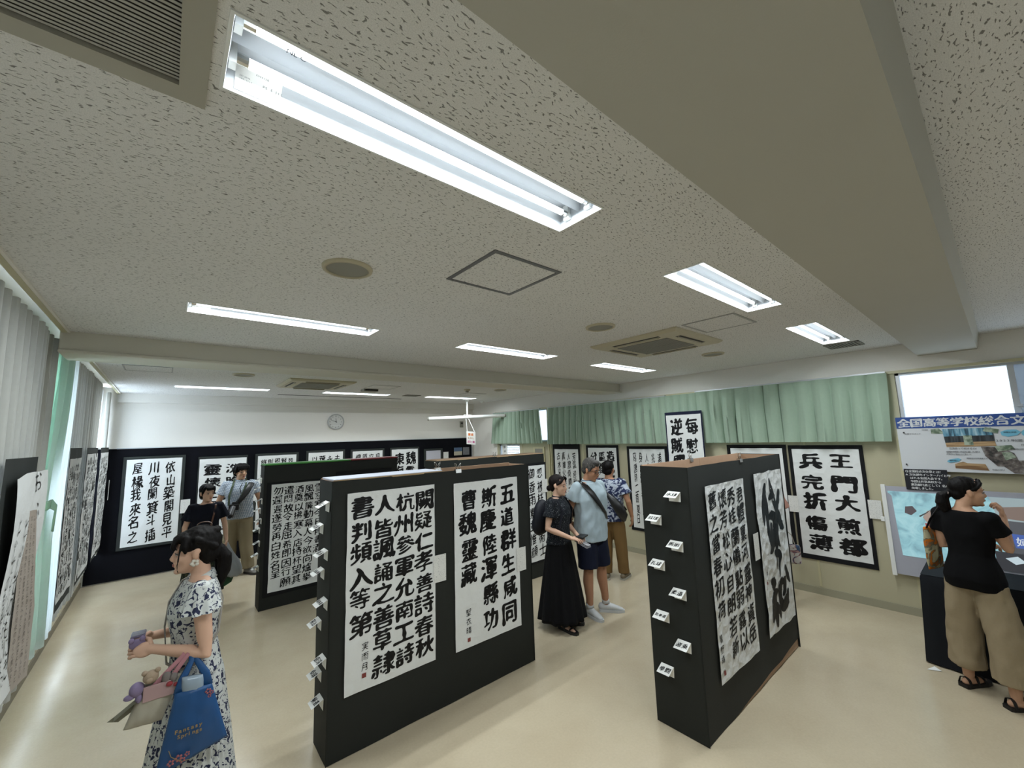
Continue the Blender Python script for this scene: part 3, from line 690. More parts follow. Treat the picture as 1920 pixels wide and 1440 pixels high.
def cap_card(x, z, y=None, label='', u=UX, n=NF, o=None, w_=.115, h_=.21, group='caption cards'):
    fr = Frame(o if o else (x, y, z), u, n, w_, h_, .002, x+z); mb = sheet_mb(fr, 0, 0, w_, h_, .008, 3, 6)
    q = thing('caption_card', label, 'card', fr.p(w_/2, h_), 0, group); mb.build('paper', CAPT, q, smooth=True)
    return q
# P1: large front partition
Y1 = 3.085
partition('large black partition in front with two bold brush sheets and a grey foam top on its left half', .92, 1.81, 2.77, Y1, 3.37, 1.82, (FOAM, None))
S4 = ['闕疑仁孝善詩春秋', '杭州參軍允南工詩', '人皆諷誦之善草隷', '書判頻入等第']
sign_at[11] = (.14, 1.06, 0, .058); sign_at[12] = (.13, 1.07, 0, .062)
calligraphy('white sheet of four bold columns on the left half of the front partition', (1.02, Y1-.012, 1.725), UX, NF, .70, 1.345, S4, mount=None, wave=.005, seed=11, rows=8, wgt=.026, sx=1.02, sy=.98, margin=(.03, .025, .02, .035), sign='実雨月', seal=(.12, 1.235, .03), group='works on the partitions')
calligraphy('white sheet of three bold columns on the right half of the front partition', (1.905, Y1-.012, 1.71), UX, NF, .71, 1.345, ['五道群生咸同', '斯慶陸渾縣功', '曹魏靈藏'], mount=None, wave=.004, seed=12, rows=6, wgt=.034, sx=.82, sy=.92, margin=(.05, .03, .03, .04), sign='聖衣晴', seal=(.115, 1.27, .03), group='works on the partitions')
load_glyphs('令和六年')
cap_card(1.705, 1.16, Y1-.012, 'white caption card over the seam in the middle of the front partition')
cap_card(2.58, 1.05, Y1-.012, 'white caption card at the right edge of the front partition')
W9 = ['陸上', '体操', '競泳', '自転車', '新体操', '飛込', '庭球', '卓球', '剣道']
yz = [(3.15, 1.68), (3.28, 1.51), (3.16, 1.35), (3.23, 1.21), (3.14, 1.03), (3.27, .86), (3.14, .66), (3.24, .54), (3.18, .39)]
ordn = ['first', 'second', 'third', 'fourth', 'fifth', 'sixth', 'seventh', 'eighth', 'ninth']
for i, (y, z) in enumerate(yz): card_tent(.912, y, z, W9[i], 'white tent card on the narrow end of the large front partition, %s from the top' % ordn[i], 'tent cards on the front partition')
# P2: right partition
Y2 = 1.505
partition('black partition at right with narrow end toward the camera, open brown top', 2.885, 3.84, 4.78, Y2, 1.87, 1.835, (None, None), hem=lambda x: max(0, .05*math.sin((x-3.3)*1.6))+(.05 if x > 4.3 else 0)*(x-4.3)*2)
sign_at[21] = (.05, 1.08, 0, .06)
calligraphy('crumpled white sheet of four brush columns on the near half of the right partition', (3.10, Y2-.016, 1.68), UX, NF, .70, 1.37, ['君體稟河靈神資岳', '秀桂蘭儀點弱露以', '懷芳松心自朗若新', '舊之當春初荷'], mount=None, pmat=CRUMP, wave=.008, seed=21, rows=8, wgt=.02, sx=.92, sy=.92, shear=.18, warp=.07, margin=(.02, .03, .03, .06), sign='鷲野晴', seal=(.04, 1.29, .03), group='works on the partitions')
def giant(fr, x0, y0, x1, y1):
    mb = MB(); W, H = x1-x0, y1-y0
    ST = [  # (points in 0..100 of the sheet, widths) - heavy cursive strokes
        ([(34, 7), (30, 14), (22, 24), (18, 33)], [3, 7, 8, 2]), ([(33, 16), (34, 26), (30, 36), (31, 44)], [4, 6, 5, 4]),
        ([(52, 4), (56, 11), (62, 20), (72, 29), (84, 38), (92, 41)], [3, 6, 7, 7, 8, 2]), ([(86, 14), (76, 22), (64, 30), (54, 37)], [4, 6, 5, 3]),
        ([(46, 17), (56, 15), (66, 16)], [3, 6, 2]), ([(38, 30), (50, 29), (60, 33), (66, 40)], [3, 7, 8, 6]), ([(44, 36), (42, 44), (50, 47), (58, 42), (58, 34)], [5, 8, 9, 8, 5]),
        ([(30, 40), (34, 46), (46, 47), (54, 40)], [4, 6, 6, 4]), ([(46, 44), (40, 50), (28, 53)], [5, 8, 2]), ([(62, 40), (60, 50), (52, 57)], [5, 5, 3]), ([(66, 36), (66, 48), (70, 52)], [4, 4, 2]),
        ([(50, 55), (58, 56), (66, 58), (60, 64), (56, 72)], [4, 6, 6, 3, 1.2]), ([(56, 50), (54, 58), (52, 66)], [2.4, 1.8, 1]),
        ([(26, 72), (33, 74), (30, 77)], [5, 9, 3]), ([(22, 84), (34, 81), (44, 80)], [4, 7, 3]), ([(34, 81), (26, 90), (14, 96)], [6, 8, 2]), ([(33, 84), (32, 92), (30, 100)], [5, 8, 4]), ([(36, 88), (44, 93), (46, 98)], [4, 6, 1.5]),
        ([(62, 74), (54, 80), (52, 86), (58, 92), (72, 90), (82, 84)], [3, 7, 6, 8, 9, 3]), ([(60, 77), (72, 76), (70, 82), (62, 85)], [3, 6, 5, 2]), ([(80, 68), (86, 74), (92, 79)], [4, 6, 2])]
    for k, (P, Wd) in enumerate(ST):
        pts = []; wd = []
        for i in range(len(P)-1):
            p0 = P[max(i-1, 0)]; p1 = P[i]; p2 = P[i+1]; p3 = P[min(i+2, len(P)-1)]
            for s_ in range(6):
                t_ = s_/6; f = lambda a, b_, c, d: .5*((2*b_)+(-a+c)*t_+(2*a-5*b_+4*c-d)*t_*t_+(-a+3*b_-3*c+d)*t_**3)
                pts.append((f(p0[0], p1[0], p2[0], p3[0])/100*W, f(p0[1], p1[1], p2[1], p3[1])/100*H)); wd.append((Wd[i]+(Wd[i+1]-Wd[i])*t_)/100*W*1.0)
        pts.append((P[-1][0]/100*W, P[-1][1]/100*H)); wd.append(Wd[-1]/100*W*1.0)
        Lf, Rt = [], []
        for i, (x, y) in enumerate(pts):
            a = pts[max(i-1, 0)]; b_ = pts[min(i+1, len(pts)-1)]; dx, dy = b_[0]-a[0], b_[1]-a[1]; l = math.hypot(dx, dy) or 1
            e = wd[i]*(1+.25*noise.noise(Vector((i*.9, k, 0)))); e2 = wd[i]*(1+.25*noise.noise(Vector((i*.9, k, 7))))
            Lf.append((x+dy/l*e, y-dx/l*e)); Rt.append((x-dy/l*e2, y+dx/l*e2))
        n = len(pts); hh = .0068+k*.00005
        mb.add([fr.p(x0+x, y0+y, hh) for x, y in Lf+Rt], [(i, i+1, n+i+1, n+i) for i in range(n-1)])
        for i in (0, n-1):   # rounded stroke ends
            c = pts[i]; rr_ = wd[i]; mb.add([fr.p(x0+c[0]+rr_*math.cos(a*PI/6), y0+c[1]+rr_*math.sin(a*PI/6), hh+.00002) for a in range(12)], [tuple(range(12))])
    mb.v and None
    return mb
load_glyphs('一心書'); sign_at[22] = (.07, .86, 0, .035)
calligraphy('crumpled glossy sheet with two giant cursive characters on the far half of the right partition', (4.03, Y2-.016, 1.695), UX, NF, .665, 1.37, [], mount=None, pmat=CRUMP, wave=.012, seed=22, rag=.012, margin=(.02, .02, .02, .04), strokes=giant, sign='書', seal=(.06, .93, .022), group='works on the partitions')
cap_card(3.90, 1.20, Y2-.016, 'narrow white caption card between the two crumpled sheets', w_=.11, h_=.22)
W8 = ['水球', '羽球', '馬術', '孔球', '柔道', '跆拳道', '波乗', '拳闘']
for i, (y, z) in enumerate([(1.60, 1.66), (1.765, 1.475), (1.61, 1.31), (1.765, 1.15), (1.615, .98), (1.76, .79), (1.61, .635), (1.755, .425)]):
    card_tent(2.876, y, z, W8[i], 'white tent card on the narrow end of the right partition, %s from the top' % ordn[i], 'tent cards on the right partition')
# P0: left rear partition
Y0 = 6.29
partition('black partition behind the front one at left, green and red taped top edge', 1.02, 1.93, 2.85, Y0, 6.54, 1.81)
for a, b_, m_, nm in ((1.02, 2.13, GREEN, 'green'), (2.13, 2.86, RED, 'red')):
    q = MB(); q.box(a, 6.26, 1.812, b_-.01, 6.56, 1.83); tag(q.build('top_strip', m_, bevel=.003), '%s paper strip laid along the top of the left rear partition' % nm, 'strip')
calligraphy('black-mounted white sheet of five small-brush columns on the left rear partition', (1.05, Y0-.012, 1.59), UX, NF, .76, 1.43, ['雪窓寒今日有書酒', '風飄簾動幕人今欲向爐擧', '酒奠以拂寒入店持杯望其', '遣悶故令走屈希即因行願', '勿遲遲遂勞再白姓名呈'], mount=(.055, .03, .04, .045), mmat=MOUNTB, wave=.003, seed=31, rows=11, wgt=.012, sx=.98, sy=1.0, margin=(.02, .02, .02, .03), shear=.12, group='works on the partitions')
q = MB(); q.box(1.92, Y0-.018, .25, 2.76, Y0-.012, 1.665); tag(q.build('mounting_board', MOUNTB, bevel=.002), 'black mounting board on the right half of the left rear partition', 'board', 'works on the partitions')
for i, (y, z) in enumerate([(6.43, 1.65), (6.47, 1.53), (6.33, 1.39), (6.42, 1.26), (6.33, 1.14), (6.42, 1.01), (6.38, .85), (6.47, .68), (6.39, .54)]):
    card_tent(1.012, y, z, W9[(i*4+2) % 9], 'small white tent card on the end of the left rear partition, %s from the top' % ordn[i], 'tent cards on the left rear partition')
# P3: right rear partition
Y3 = 4.70
partition('black partition behind the front one at right with a brown top', 2.66, 3.60, 4.56, Y3, 4.98, 1.81, (WOODB, WOODB))
calligraphy('black-mounted white sheet of cursive columns on the right rear partition', (3.80, Y3-.012, 1.68), UX, NF, .80, 1.47, ['忽被柱之不術士', '御香雨累並惟顔', '當音者少誰言心', '花月之夜'], mount=(.04, .04, .03, .03), mmat=MOUNTB, wave=.003, seed=41, rows=7, wgt=.014, sx=.8, sy=.95, shear=.14, warp=.07, margin=(.02, .02, .03, .03), group='works on the partitions')
cap_card(4.49, 1.42, Y3-.02, 'white caption card at the right edge of the right rear partition', w_=.12, h_=.2)
# clips
def clip(x, y, z, label):
    t = thing('bulldog_clip', label, 'clip', (x, y, z), 0, 'steel clips on the partitions')
    q = MB(); q.loft([[(x-.028, y-.016, z-.028), (x+.028, y-.016, z-.028), (x+.028, y+.016, z-.028), (x-.028, y+.016, z-.028)], [(x-.028, y-.013, z+.004), (x+.028, y-.013, z+.004), (x+.028, y+.013, z+.004), (x-.028, y+.013, z+.004)]], cap=False); q.build('jaw', CHROME, t)
    for s_ in (-1, 1):
        p = Vector((x, y, z+.004)); MB().tube([p+Vector((s_*.014, 0, 0)), p+Vector((s_*.006, -.002, .02)), p+Vector((s_*.02, -.004, .045)), p+Vector((s_*.032, 0, .05)), p+Vector((s_*.026, 0, .03)), p+Vector((s_*.014, 0, 0))], .0022, 6).build('handle', CHROME, t, smooth=True)
clip(1.96, Y1+.0, 1.825, 'steel bulldog clip on top of the front partition right of its seam')
clip(1.92, 3.365, 1.83, 'steel bulldog clip on the back board of the front partition')
clip(3.84, Y2+.0, 1.84, 'steel clip on top of the front face of the right partition')
clip(3.68, 1.865, 1.845, 'steel clip on the back board of the right partition')
clip(3.62, 4.72, 1.828, 'tiny clip on the brown top of the right rear partition')

# ------------------------------------------------------------------ works on the far wall
YW = YB-.05
def backw(x0, z1, W, H, cols, label, seed, mt=.045, **kw):
    return calligraphy(label, (x0, YW, z1), UX, NF, W, H, cols, mount=(mt, .045, mt, .045), wave=.002, seed=seed, group='works on the black far wall', pn=(8, 12), **kw)
backw(-.51, 1.95, .80, 1.48, ['依山築閣見平', '川夜闌箕斗插', '屋椽我來名之'], 'white sheet of three bold columns, leftmost work on the far wall', 51, rows=6, wgt=.02, sx=.66, sy=1.0, shear=.14, warp=.06, margin=(.05, .03, .05, .03))
backw(.47, 1.90, .75, 1.45, ['洗胸次之美', '靈懐王正昭'], 'white sheet of heavy clerical characters behind the photographer', 52, mt=.02, rows=5, wgt=.026, sx=.86, sy=.8, shear=0)
backw(1.34, 1.91, .76, 1.47, ['穀之不以善', '賢者無時來', '恩有道人生', '則古今同心', '旅之行之命'], 'white sheet of small characters behind the green-topped partition', 53, rows=9, wgt=.014, sx=.9, sy=1.0)
backw(2.24, 1.925, .78, 1.47, ['去年花里逢', '永日方戚戚', '葉上初陽干', '以文會友清'], 'white sheet on the far wall above the green tape end', 54, rows=7, wgt=.016, sx=.9, sy=1.0)
backw(3.14, 1.91, .77, 1.47, ['見山如舊時', '空知返舊林', '原上草离离', '僧敲月下門'], 'white sheet on the far wall above the red tape', 55, rows=7, wgt=.012, sx=.8, sy=1.0)
backw(4.05, 1.91, .75, 1.47, ['魏靈藏光', '東海鹿王'], 'white sheet of bold characters on the far wall right of the red tape', 56, mt=.04, rows=4, wgt=.032, sx=.86, sy=.95)
q = thing('notice_sheet', 'small pale notice in a charcoal mount on the far wall', 'notice', (5.19, YW, 1.45)); fr = Frame((4.93, YW, 1.845), UX, NF, .53, .46)
sheet_mb(fr, 0, 0, .53, .44, .002, 2, 2).build('mount', MOUNT, q); sheet_mb(fr, .06, .05, .47, .37, .005, 2, 2).build('paper', mat('pale_lilac_paper', '#b9b8c2', .6), q)
q = thing('small_notice', 'little white card right of the mounted notice on the far wall', 'notice', (5.55, YW, 1.55)); sheet_mb(Frame((5.48, YW, 1.745), UX, NF, .15, .17), 0, 0, .15, .17, .004, 2, 2).build('paper', CAPT, q)
q = thing('postcard', 'blue and cream postcard on the far wall behind the hanging card', 'postcard', (5.88, YW, 1.65)); fr = Frame((5.80, YW, 1.84), UX, NF, .25, .2); sheet_mb(fr, 0, 0, .25, .2, .004, 2, 2).build('paper', mat('cream_print', '#b8b2a0', .5), q); sheet_mb(fr, 0, 0, .25, .1, .006, 2, 2).build('sky_print', mat('blue_print', '#4a617f', .5), q)
q = thing('postcard', 'dark grey patterned postcard on the far wall', 'postcard', (6.15, YW, 1.65)); fr = Frame((6.08, YW, 1.84), UX, NF, .2, .2); sheet_mb(fr, 0, 0, .2, .2, .004, 2, 2).build('paper', mat('grey_print_card', '#74757a', .5, noise_s=30, noise_a=.5), q)
cap_card(.26, 1.18, YW, 'white caption card beside the leftmost work on the far wall', w_=.13, h_=.23)
cap_card(1.28, 1.25, YW, 'white caption card on the far wall behind the photographer', w_=.12, h_=.22)
# ------------------------------------------------------------------ works on the right wall: u runs towards -y
UR, NR, XW = (0, -1, 0), (-1, 0, 0), XR-.012
def rightw(y0, z1, W, H, cols, label, seed, mt=(.05, .05, .05, .05), mm=MOUNTB, **kw):
    return calligraphy(label, (XW, y0, z1), UR, NR, W, H, cols, mount=mt, mmat=mm, wave=.002, seed=seed, group='works on the right wall', **kw)
rightw(6.30, 1.90, .76, 1.48, ['芳氣迎秋天惱意', '人隷倚闌干夢中', '真離火寒淚滴多', '古木深看影自知'], 'black-mounted cursive sheet left of the gray-haired man, under the curtain', 61, mt=(.05, .11, .05, .04), rows=7, wgt=.012, sx=.7, sy=1., shear=.15, warp=.07)
rightw(5.38, 1.87, .77, 1.48, ['造此弥勒', '區像一尊', '分明大千'], 'black-mounted sheet of bold characters behind the patterned shirt man', 62, rows=6, wgt=.036, sx=.9, sy=.95)
rightw(4.43, 1.85, .79, 1.46, ['浦雲深處有人', '兆幽蘭生空谷', '人天共此時心', '身誰憐月下影', '寫唐詩二首夏日'], 'black-mounted sheet of small cursive columns left of the right partition', 63, rows=7, wgt=.012, sx=.6, sy=1., shear=.12, warp=.08)
t4, fr = rightw(3.54, 2.40, .61, 1.30, ['每慰', '逆賊間'], 'tall glossy-sleeved sheet hung over the green curtain', 64, mt=(.02, .05, .02, .02), mm=NAVYB, rows=4, wgt=.036, sx=.84, sy=.95)
t4.location.x -= .17
rightw(2.68, 1.87, .77, 1.46, ['惟永壽二年青龍三', '之霜月皇極之日', '君追惟大古華胥', '育孔寶俱制元道', '子華生皇雄顔母', '至三王紀傳億載'], 'black-mounted clerical sheet half hidden behind the right partition', 65, rows=9, wgt=.012, sx=.86, sy=.72, shear=0, warp=.02)
rightw(1.89, 1.86, .78, 1.44, ['王門大煎都', '兵完折傷薄'], 'black-mounted sheet of two heavy clerical columns nearest the screen', 66, mt=(.042, .05, .04, .06), rows=5, wgt=.042, sx=.80, sy=.80, shear=0, warp=.05, margin=(.04, .02, .03, .02))
cap_card(0, 0, label='white caption card between the heavy sheet and the screen', o=(XW, 1.13, 1.22), u=UR, n=NR, w_=.12, h_=.215)
cap_card(1, 0, label='white caption card between the two rightmost mounted sheets', o=(XW, 1.95, 1.20), u=UR, n=NR, w_=.11, h_=.21)
cap_card(2, 0, label='white caption card right of the bold sheet behind the patterned shirt man', o=(XW, 4.60, 1.25), u=UR, n=NR, w_=.12, h_=.25)
cap_card(3, 0, label='white caption card left of the gray-haired man', o=(XW, 5.52, 1.22), u=UR, n=NR, w_=.12, h_=.22)
# wall notices beside the curtain gap, blind in the low window
t = thing('window_blind', 'white slatted blind in the low window under the left green curtain', 'blind', (XR, 7.6, .95)); 
for i in range(22): MB().box(XR-.004, 7.46, 1.86-.042*i, XR+.02, 8.0, 1.862-.042*i+.012).build('slat', WHITE, t)
t = thing('window_notice', 'narrow white notice with faint lettering in the low window', 'notice', (XR-.01, 8.0, 1.2)); fr = Frame((XR-.014, 8.05, 1.905), UR, NR, .22, .6); sheet_mb(fr, 0, 0, .2, .6, .001, 2, 2).build('paper', CARDW, t); load_glyphs('書道部作品展')
ink_mb(fr, [(c, .1, .07+.1*i, .07, .07, .01, i, dict(rough=.5)) for i, c in enumerate('書道部作品')], .003).build('brush_writing', mat('grey_ink', '#6c7074', .6), t)
t = thing('wall_board', 'small cream noticeboard under the green curtain beside the window strip', 'board', (XR, 6.75, 1.5)); MB().box(XR-.02, 6.56, 1.3, XR, 6.92, 1.84).build('panel', FRAME, t, bevel=.004); MB().box(XR-.024, 6.62, 1.4, XR-.02, 6.86, 1.80).build('sheet', GREYG, t)
# ------------------------------------------------------------------ curtains
def curtain(name, label, x, ya, yb, z0, z1, m_, amp=.03, wl=.13, nrm='x', flare=.0, shape=None, seed=0, pinch=True, group=None, bottom=None, dens=8, hooks=False):
    """pleated cloth hanging in the plane x = const, from ya to yb"""
    n = max(8, int(abs(yb-ya)/wl*dens)); nz = 16; V = []
    for i in range(n+1):
        t_ = i/n
        for j in range(nz+1):
            v = j/nz; z = z1+(z0-z1)*v
            if bottom and j == nz: z += bottom*noise.noise(Vector((t_*9, seed, 0)))
            y = ya+(yb-ya)*t_; ph = 2*PI*(y-ya)/wl+1.2*noise.noise(Vector((y*1.7, seed, v*.6)))
            A = amp*(1+.75*noise.noise(Vector((y*2.3, seed+4, v*.7))))*((.5+.5*min(1, v*2.6)) if pinch else 1)
            s_ = math.sin(ph); s_ = math.copysign(abs(s_)**.75, s_) if not pinch else 1-2*abs(math.sin(ph/2))**.55
            dx = A*s_; dy = -.25*A*math.sin(2*ph)+flare*v*(2*t_-1)*(1 if yb > ya else 1)
            if shape: y, dx = shape(t_, v, y, dx)
            V.append((x+dx, y+dy, z))
    mb = MB(); mb.add(V, [(i*(nz+1)+j, i*(nz+1)+j+1, (i+1)*(nz+1)+j+1, (i+1)*(nz+1)+j) for i in range(n) for j in range(nz)])
    t = thing(name, label, 'curtain', (x, (ya+yb)/2, z0), 0, group); mb.build('cloth', m_, t, smooth=True)
    if hooks:
        h = MB(); hb = MB(); k = int(abs(yb-ya)/wl)
        y0_, y1_ = sorted((ya, yb))
        hb.box(x-.012, y0_, z1-.0, x+.03, y1_, z1+.018); hb.build('rail', ALU, t)
    return t
XG = XR-.10
curtain('green_curtain', 'short mint green curtain at the far end of the right wall', XG, 8.29, 6.58, 1.92, 2.675, MINT, .055, .15, flare=-.10, seed=1, group='mint curtains along the right wall', hooks=True)
def lift(t_, v, y, dx): return y, dx*(1 if not (2.9 < y < 3.6) else .5)
curtain('green_curtain', 'long mint green curtain between the window gap and the hung sheet', XG, 6.34, 3.56, 1.90, 2.675, MINT, .06, .165, flare=-.03, seed=2, group='mint curtains along the right wall', hooks=True)
curtain('green_curtain', 'mint green curtain from the hung sheet to the bright window', XG, 3.05, .80, 1.905, 2.69, MINT, .065, .19, flare=.03, seed=3, group='mint curtains along the right wall', hooks=True)
curtain('green_curtain', 'short bunched mint green curtain above the hung sheet', XG-.01, 3.57, 3.02, 2.37, 2.68, MINT, .03, .14, seed=5, group='mint curtains along the right wall')
XC = -.735
GC = 'curtains along the left windows'
curtain('sheer_curtain', 'long grey sheer curtain at the left edge of the frame', XC, -2.9, 4.85, .45, 2.985, SHEER, .04, .15, seed=6, group=GC, pinch=False)
def tie1(t_, v, y, dx):
    c = 5.2; g = 1-.62*math.exp(-((v-.52)/.2)**2); return c+(y-c)*g-.02, dx*(.5+.7*g)
def tie0(t_, v, y, dx):
    # gathered at the tie band (z about 1.35, v = .63), spreading again below
    c = 5.0; g = 1-.62*math.exp(-((v-.64)/.22)**2); return c+(y-c)*g+.10*v*0, dx*(.5+.7*g)
curtain('mint_drape', 'bright mint drape gathered by a tie band between the left windows', XC-.05, 4.90, 5.55, .50, 2.98, MINT2, .03, .1, shape=tie1, seed=7, group=GC, pinch=False)
t = thing('curtain_tie', 'mint tie band with a hanging end around the left drape', 'tie', (XC+.03, 5.0, 1.3))
q = MB(); q.tube([(XC-.09, 5.02, 1.58), (XC-.03, 4.98, 1.63), (XC+.02, 5.02, 1.65), (XC+.035, 5.16, 1.66), (XC-.01, 5.24, 1.62)], [(.035, .006)]*5, 8, flat=(0, 0, 1)); q.build('band', MINT2, t, smooth=True)
q = MB(); q.tube([(XC+.04, 5.14, 1.66), (XC+.06, 5.20, 1.62), (XC+.055, 5.21, 1.52), (XC+.055, 5.19, 1.43)], [(.006, .045)]*4, 8, flat=(1, 0, 0)); q.build('hanging_end', MINT2, t, smooth=True)
def tie2(t_, v, y, dx):
    # the near edge is drawn back towards the tie
    g = math.exp(-((v-.55)/.3)**2); return y-(.12*g)*(1-t_)-.05*v*(1-t_), dx*(1-.3*g)
curtain('pale_drape', 'pale green-white sheer drape drawn toward the tie band', XC-.01, 5.22, 5.92, .46, 2.985, SHEERW, .045, .19, shape=tie2, seed=8, group=GC, pinch=False)
curtain('sheer_curtain', 'grey sheer curtain behind the hanging scrolls in the far bay', XC, 5.95, 8.0, .50, 2.985, SHEER, .035, .13, seed=9, group=GC, pinch=False)
curtain('white_curtain', 'gathered thin white curtain lit by the window near the far corner', XC-.05, 8.3, 8.75, .5, 2.985, curtain_mat('bright_white_curtain', '#d9dedf', .45), .02, .1, seed=10, group=GC, pinch=False)
curtain('sheer_curtain', 'narrow grey sheer curtain in the far left corner', XC, 9.02, 9.28, .5, 2.985, SHEER, .025, .09, seed=11, group=GC, pinch=False)
# works hung on the left curtains: u runs away from the camera (+y), facing +x
UL, NL = (0, 1, 0), (1, 0, 0)
CUR = 'おふとしてのもはるけきあきのよにひとりきくむしのねさへかなしきやまさとのゆふくれ月花風山川雲夜心'
load_glyphs(CUR)
def curs(nc, nr, s): 
    rnd = random.Random(s); return [''.join(rnd.choice(CUR) for _ in range(nr)) for _ in range(nc)]
def leftw(y0, z1, W, H, cols, label, seed, x=XC+.07, **kw):
    return calligraphy(label, (x, y0, z1), UL, NL, W, H, cols, mmat=MOUNT, wave=.012, seed=seed, group='works hung on the left curtains', **kw)
leftw(5.43, 2.115, .72, 1.42, curs(7, 16, 2), 'mounted cursive scroll hung on the far left curtains, nearest one', 72, mount=(.02, .1, .02, .07), wgt=.018, sx=.8, sy=1.1, warp=.12, jit=.12)
leftw(6.48, 2.115, .95, 1.45, curs(8, 16, 3), 'mounted cursive scroll hung on the far left curtains, middle one', 73, mount=(.02, .07, .02, .04), wgt=.022, sx=.8, sy=1.1, warp=.12, jit=.12)
leftw(7.75, 2.115, 1.0, 1.47, curs(7, 15, 4), 'mounted cursive scroll hung beside the far left corner', 74, mount=(.02, .07, .02, .05), wgt=.02, sx=.8, sy=1.1, warp=.12, jit=.12)
for y, x, z, lb in ((6.3, XC+.1, 1.45, 'between the first two far scrolls'), (7.55, XC+.1, 1.5, 'between the last two far scrolls'), (8.85, XC+.1, 1.62, 'at the far left corner')):
    cap_card(y, 0, label='narrow white caption strip %s' % lb, o=(x, y, z), u=UL, n=NL, w_=.11, h_=.30)
# near scroll: black mount with the sheet peeling away, plus a second curled strip
t = thing('calligraphy_sheet', 'curling pale cursive scroll on a dark mount, hung at the left edge', 'calligraphy sheet', (XC+.1, 4.3, .5), 0, 'works hung on the left curtains')
fr = Frame((XC+.075, 3.46, 2.06), UL, NL, .74, 1.42, .008, 71)
sheet_mb(fr, 0, 0, .74, 1.42, .002, 8, 10).build('mount', MOUNT, t, smooth=True)
def peel(x, y): return .05+.16*max(0, 1-y/.5)*abs(x-.35)*0+.05*math.sin(y*3.1+x*2)+.07*(y/1.5)
class Peel(Frame):
    def p(s, x, y, h=0):
        k = max(0, x-.52)
        return s.o+s.u*(x*.93+.06)+s.d*(y+.1*max(0, .25-x)*(1-y))+s.n*(h+.012+.11*max(0, x-.45)**1.2*(1.2-.5*y)+.03*math.sin(2.5*y+1)**2)
f2 = Peel((XC+.08, 3.46, 1.97), UL, NL, .7, 1.42)
sheet_mb(f2, .02, .0, .68, 1.26, .006, 18, 26, rag=.006).build('paper', PAPER, t, smooth=True)
it = []
rnd = random.Random(4)
for c, (cx_, n_, s_, sz) in enumerate(((.50, 6, .06, .12), (.30, 8, .32, .11), (.13, 12, .28, .085), (.40, 11, .5, .06), (.22, 9, .6, .06))):
    for i in range(n_):
        yy = s_+i*(1.20-s_)/n_; it.append((('おふ' if c == 0 else 'とふしてのも')[i % (2 if c == 0 else 6)] if i < 6 else rnd.choice(CUR), cx_+.02*math.sin(i*2+c), yy, sz, sz*1.25, -.012, c*9+i, dict(rough=.8, shear=.1, warp=.14)))
ink_mb(f2, it, .009).build('brush_writing', INK, t)
class Peel2(Frame):
    def p(s, x, y, h=0): return s.o+s.u*(x*(.15+.85*min(1, y*1.6))+.02*y)+s.d*y+s.n*(h+.015+.05*(x/.3))
t = thing('calligraphy_strip', 'narrow brownish strip of fine writing curling over the near left scroll', 'calligraphy sheet', (XC+.1, 4.7, .6), 0, 'works hung on the left curtains')
f3 = Peel2((XC+.09, 3.84, 1.74), UL, NL, .3, 1.0)
sheet_mb(f3, 0, 0, .26, 1.04, .004, 8, 20, rag=.008).build('paper', PAPERO, t, smooth=True)
it = [(rnd.choice(CUR), .04+.055*c, .05+.039*r, .03, .036, -.012, c+r, dict(rough=.0, shear=.1, warp=.1)) for c in range(4) for r in range(25)]
ink_mb(f3, it, .007).build('brush_writing', mat('thin_ink', '#3a3633', .6), t)

# ------------------------------------------------------------------ banner, notice, screen, table
t = thing('event_banner', 'long banner with white characters on blue over photos, under the bright window', 'banner', (XR-.02, -.4, 1.56))
XB = XR-.075
fr = Frame((XB, .775, 2.15), UR, NR, 2.6, .59, .004, 5); BW = 2.45
BLUE = mat('banner_blue', '#23488f', .5); WP = mat('banner_white', '#cdd0d4', .5); 
sheet_mb(fr, 0, 0, BW, .57, .0, 40, 6).build('poster_paper', WP, t, smooth=True); sheet_mb(fr, 0, -.02, BW, .105, .003, 40, 3).build('blue_band', BLUE, t, smooth=True)
load_glyphs('全国高等学校総合文化祭')
ink_mb(fr, [(c, .065+.102*i, .045, .105, .10, .03, i, dict(rough=.8, shear=.04, warp=.03)) for i, c in enumerate('全国高等学校総合文化祭')], .005).build('white_lettering', WP, t)
def patch(pts, m_, nm, h=.004):
    q = MB(); q.add([fr.p(x, y, h) for x, y in pts], [tuple(range(len(pts)))]); q.build(nm, m_, t)
def photo_mat(name, stops, sc, ori=(1, 1, 1)):
    M = mat(name, '#777777', .4); N, L, b = nodes(M); N['Mapping'].inputs['Scale'].default_value = ori
    n = N.new('ShaderNodeTexNoise'); n.inputs['Scale'].default_value = sc; n.inputs['Detail'].default_value = 5; L.new(N['Mapping'].outputs[0], n.inputs[0]); r = ramp(N, stops); L.new(n.outputs[0], r.inputs[0]); L.new(r.outputs[0], b.inputs['Base Color']); return M
GLS = photo_mat('photo_glass_hall', [(.35, S('#2c4a5c')), (.5, S('#5d93ad')), (.65, S('#a8c6d2'))], 14, (1, 3, .4))
DRK = photo_mat('photo_dark_hall', [(.4, S('#15181c')), (.6, S('#3c4248'))], 14, (1, 4, .4)); ORG = photo_mat('photo_floor', [(.4, S('#7a5a3c')), (.6, S('#b99a72'))], 10, (1, .4, 6))
STN = photo_mat('photo_stone', [(.35, S('#2e2c2c')), (.55, S('#6b625e')), (.7, S('#93928f'))], 26); LEAF = photo_mat('photo_leaf', [(.4, S('#5c6f5a')), (.6, S('#a7b3a0'))], 22); CYAN = mat('cyan_bubble', '#6fb4cf', .5)
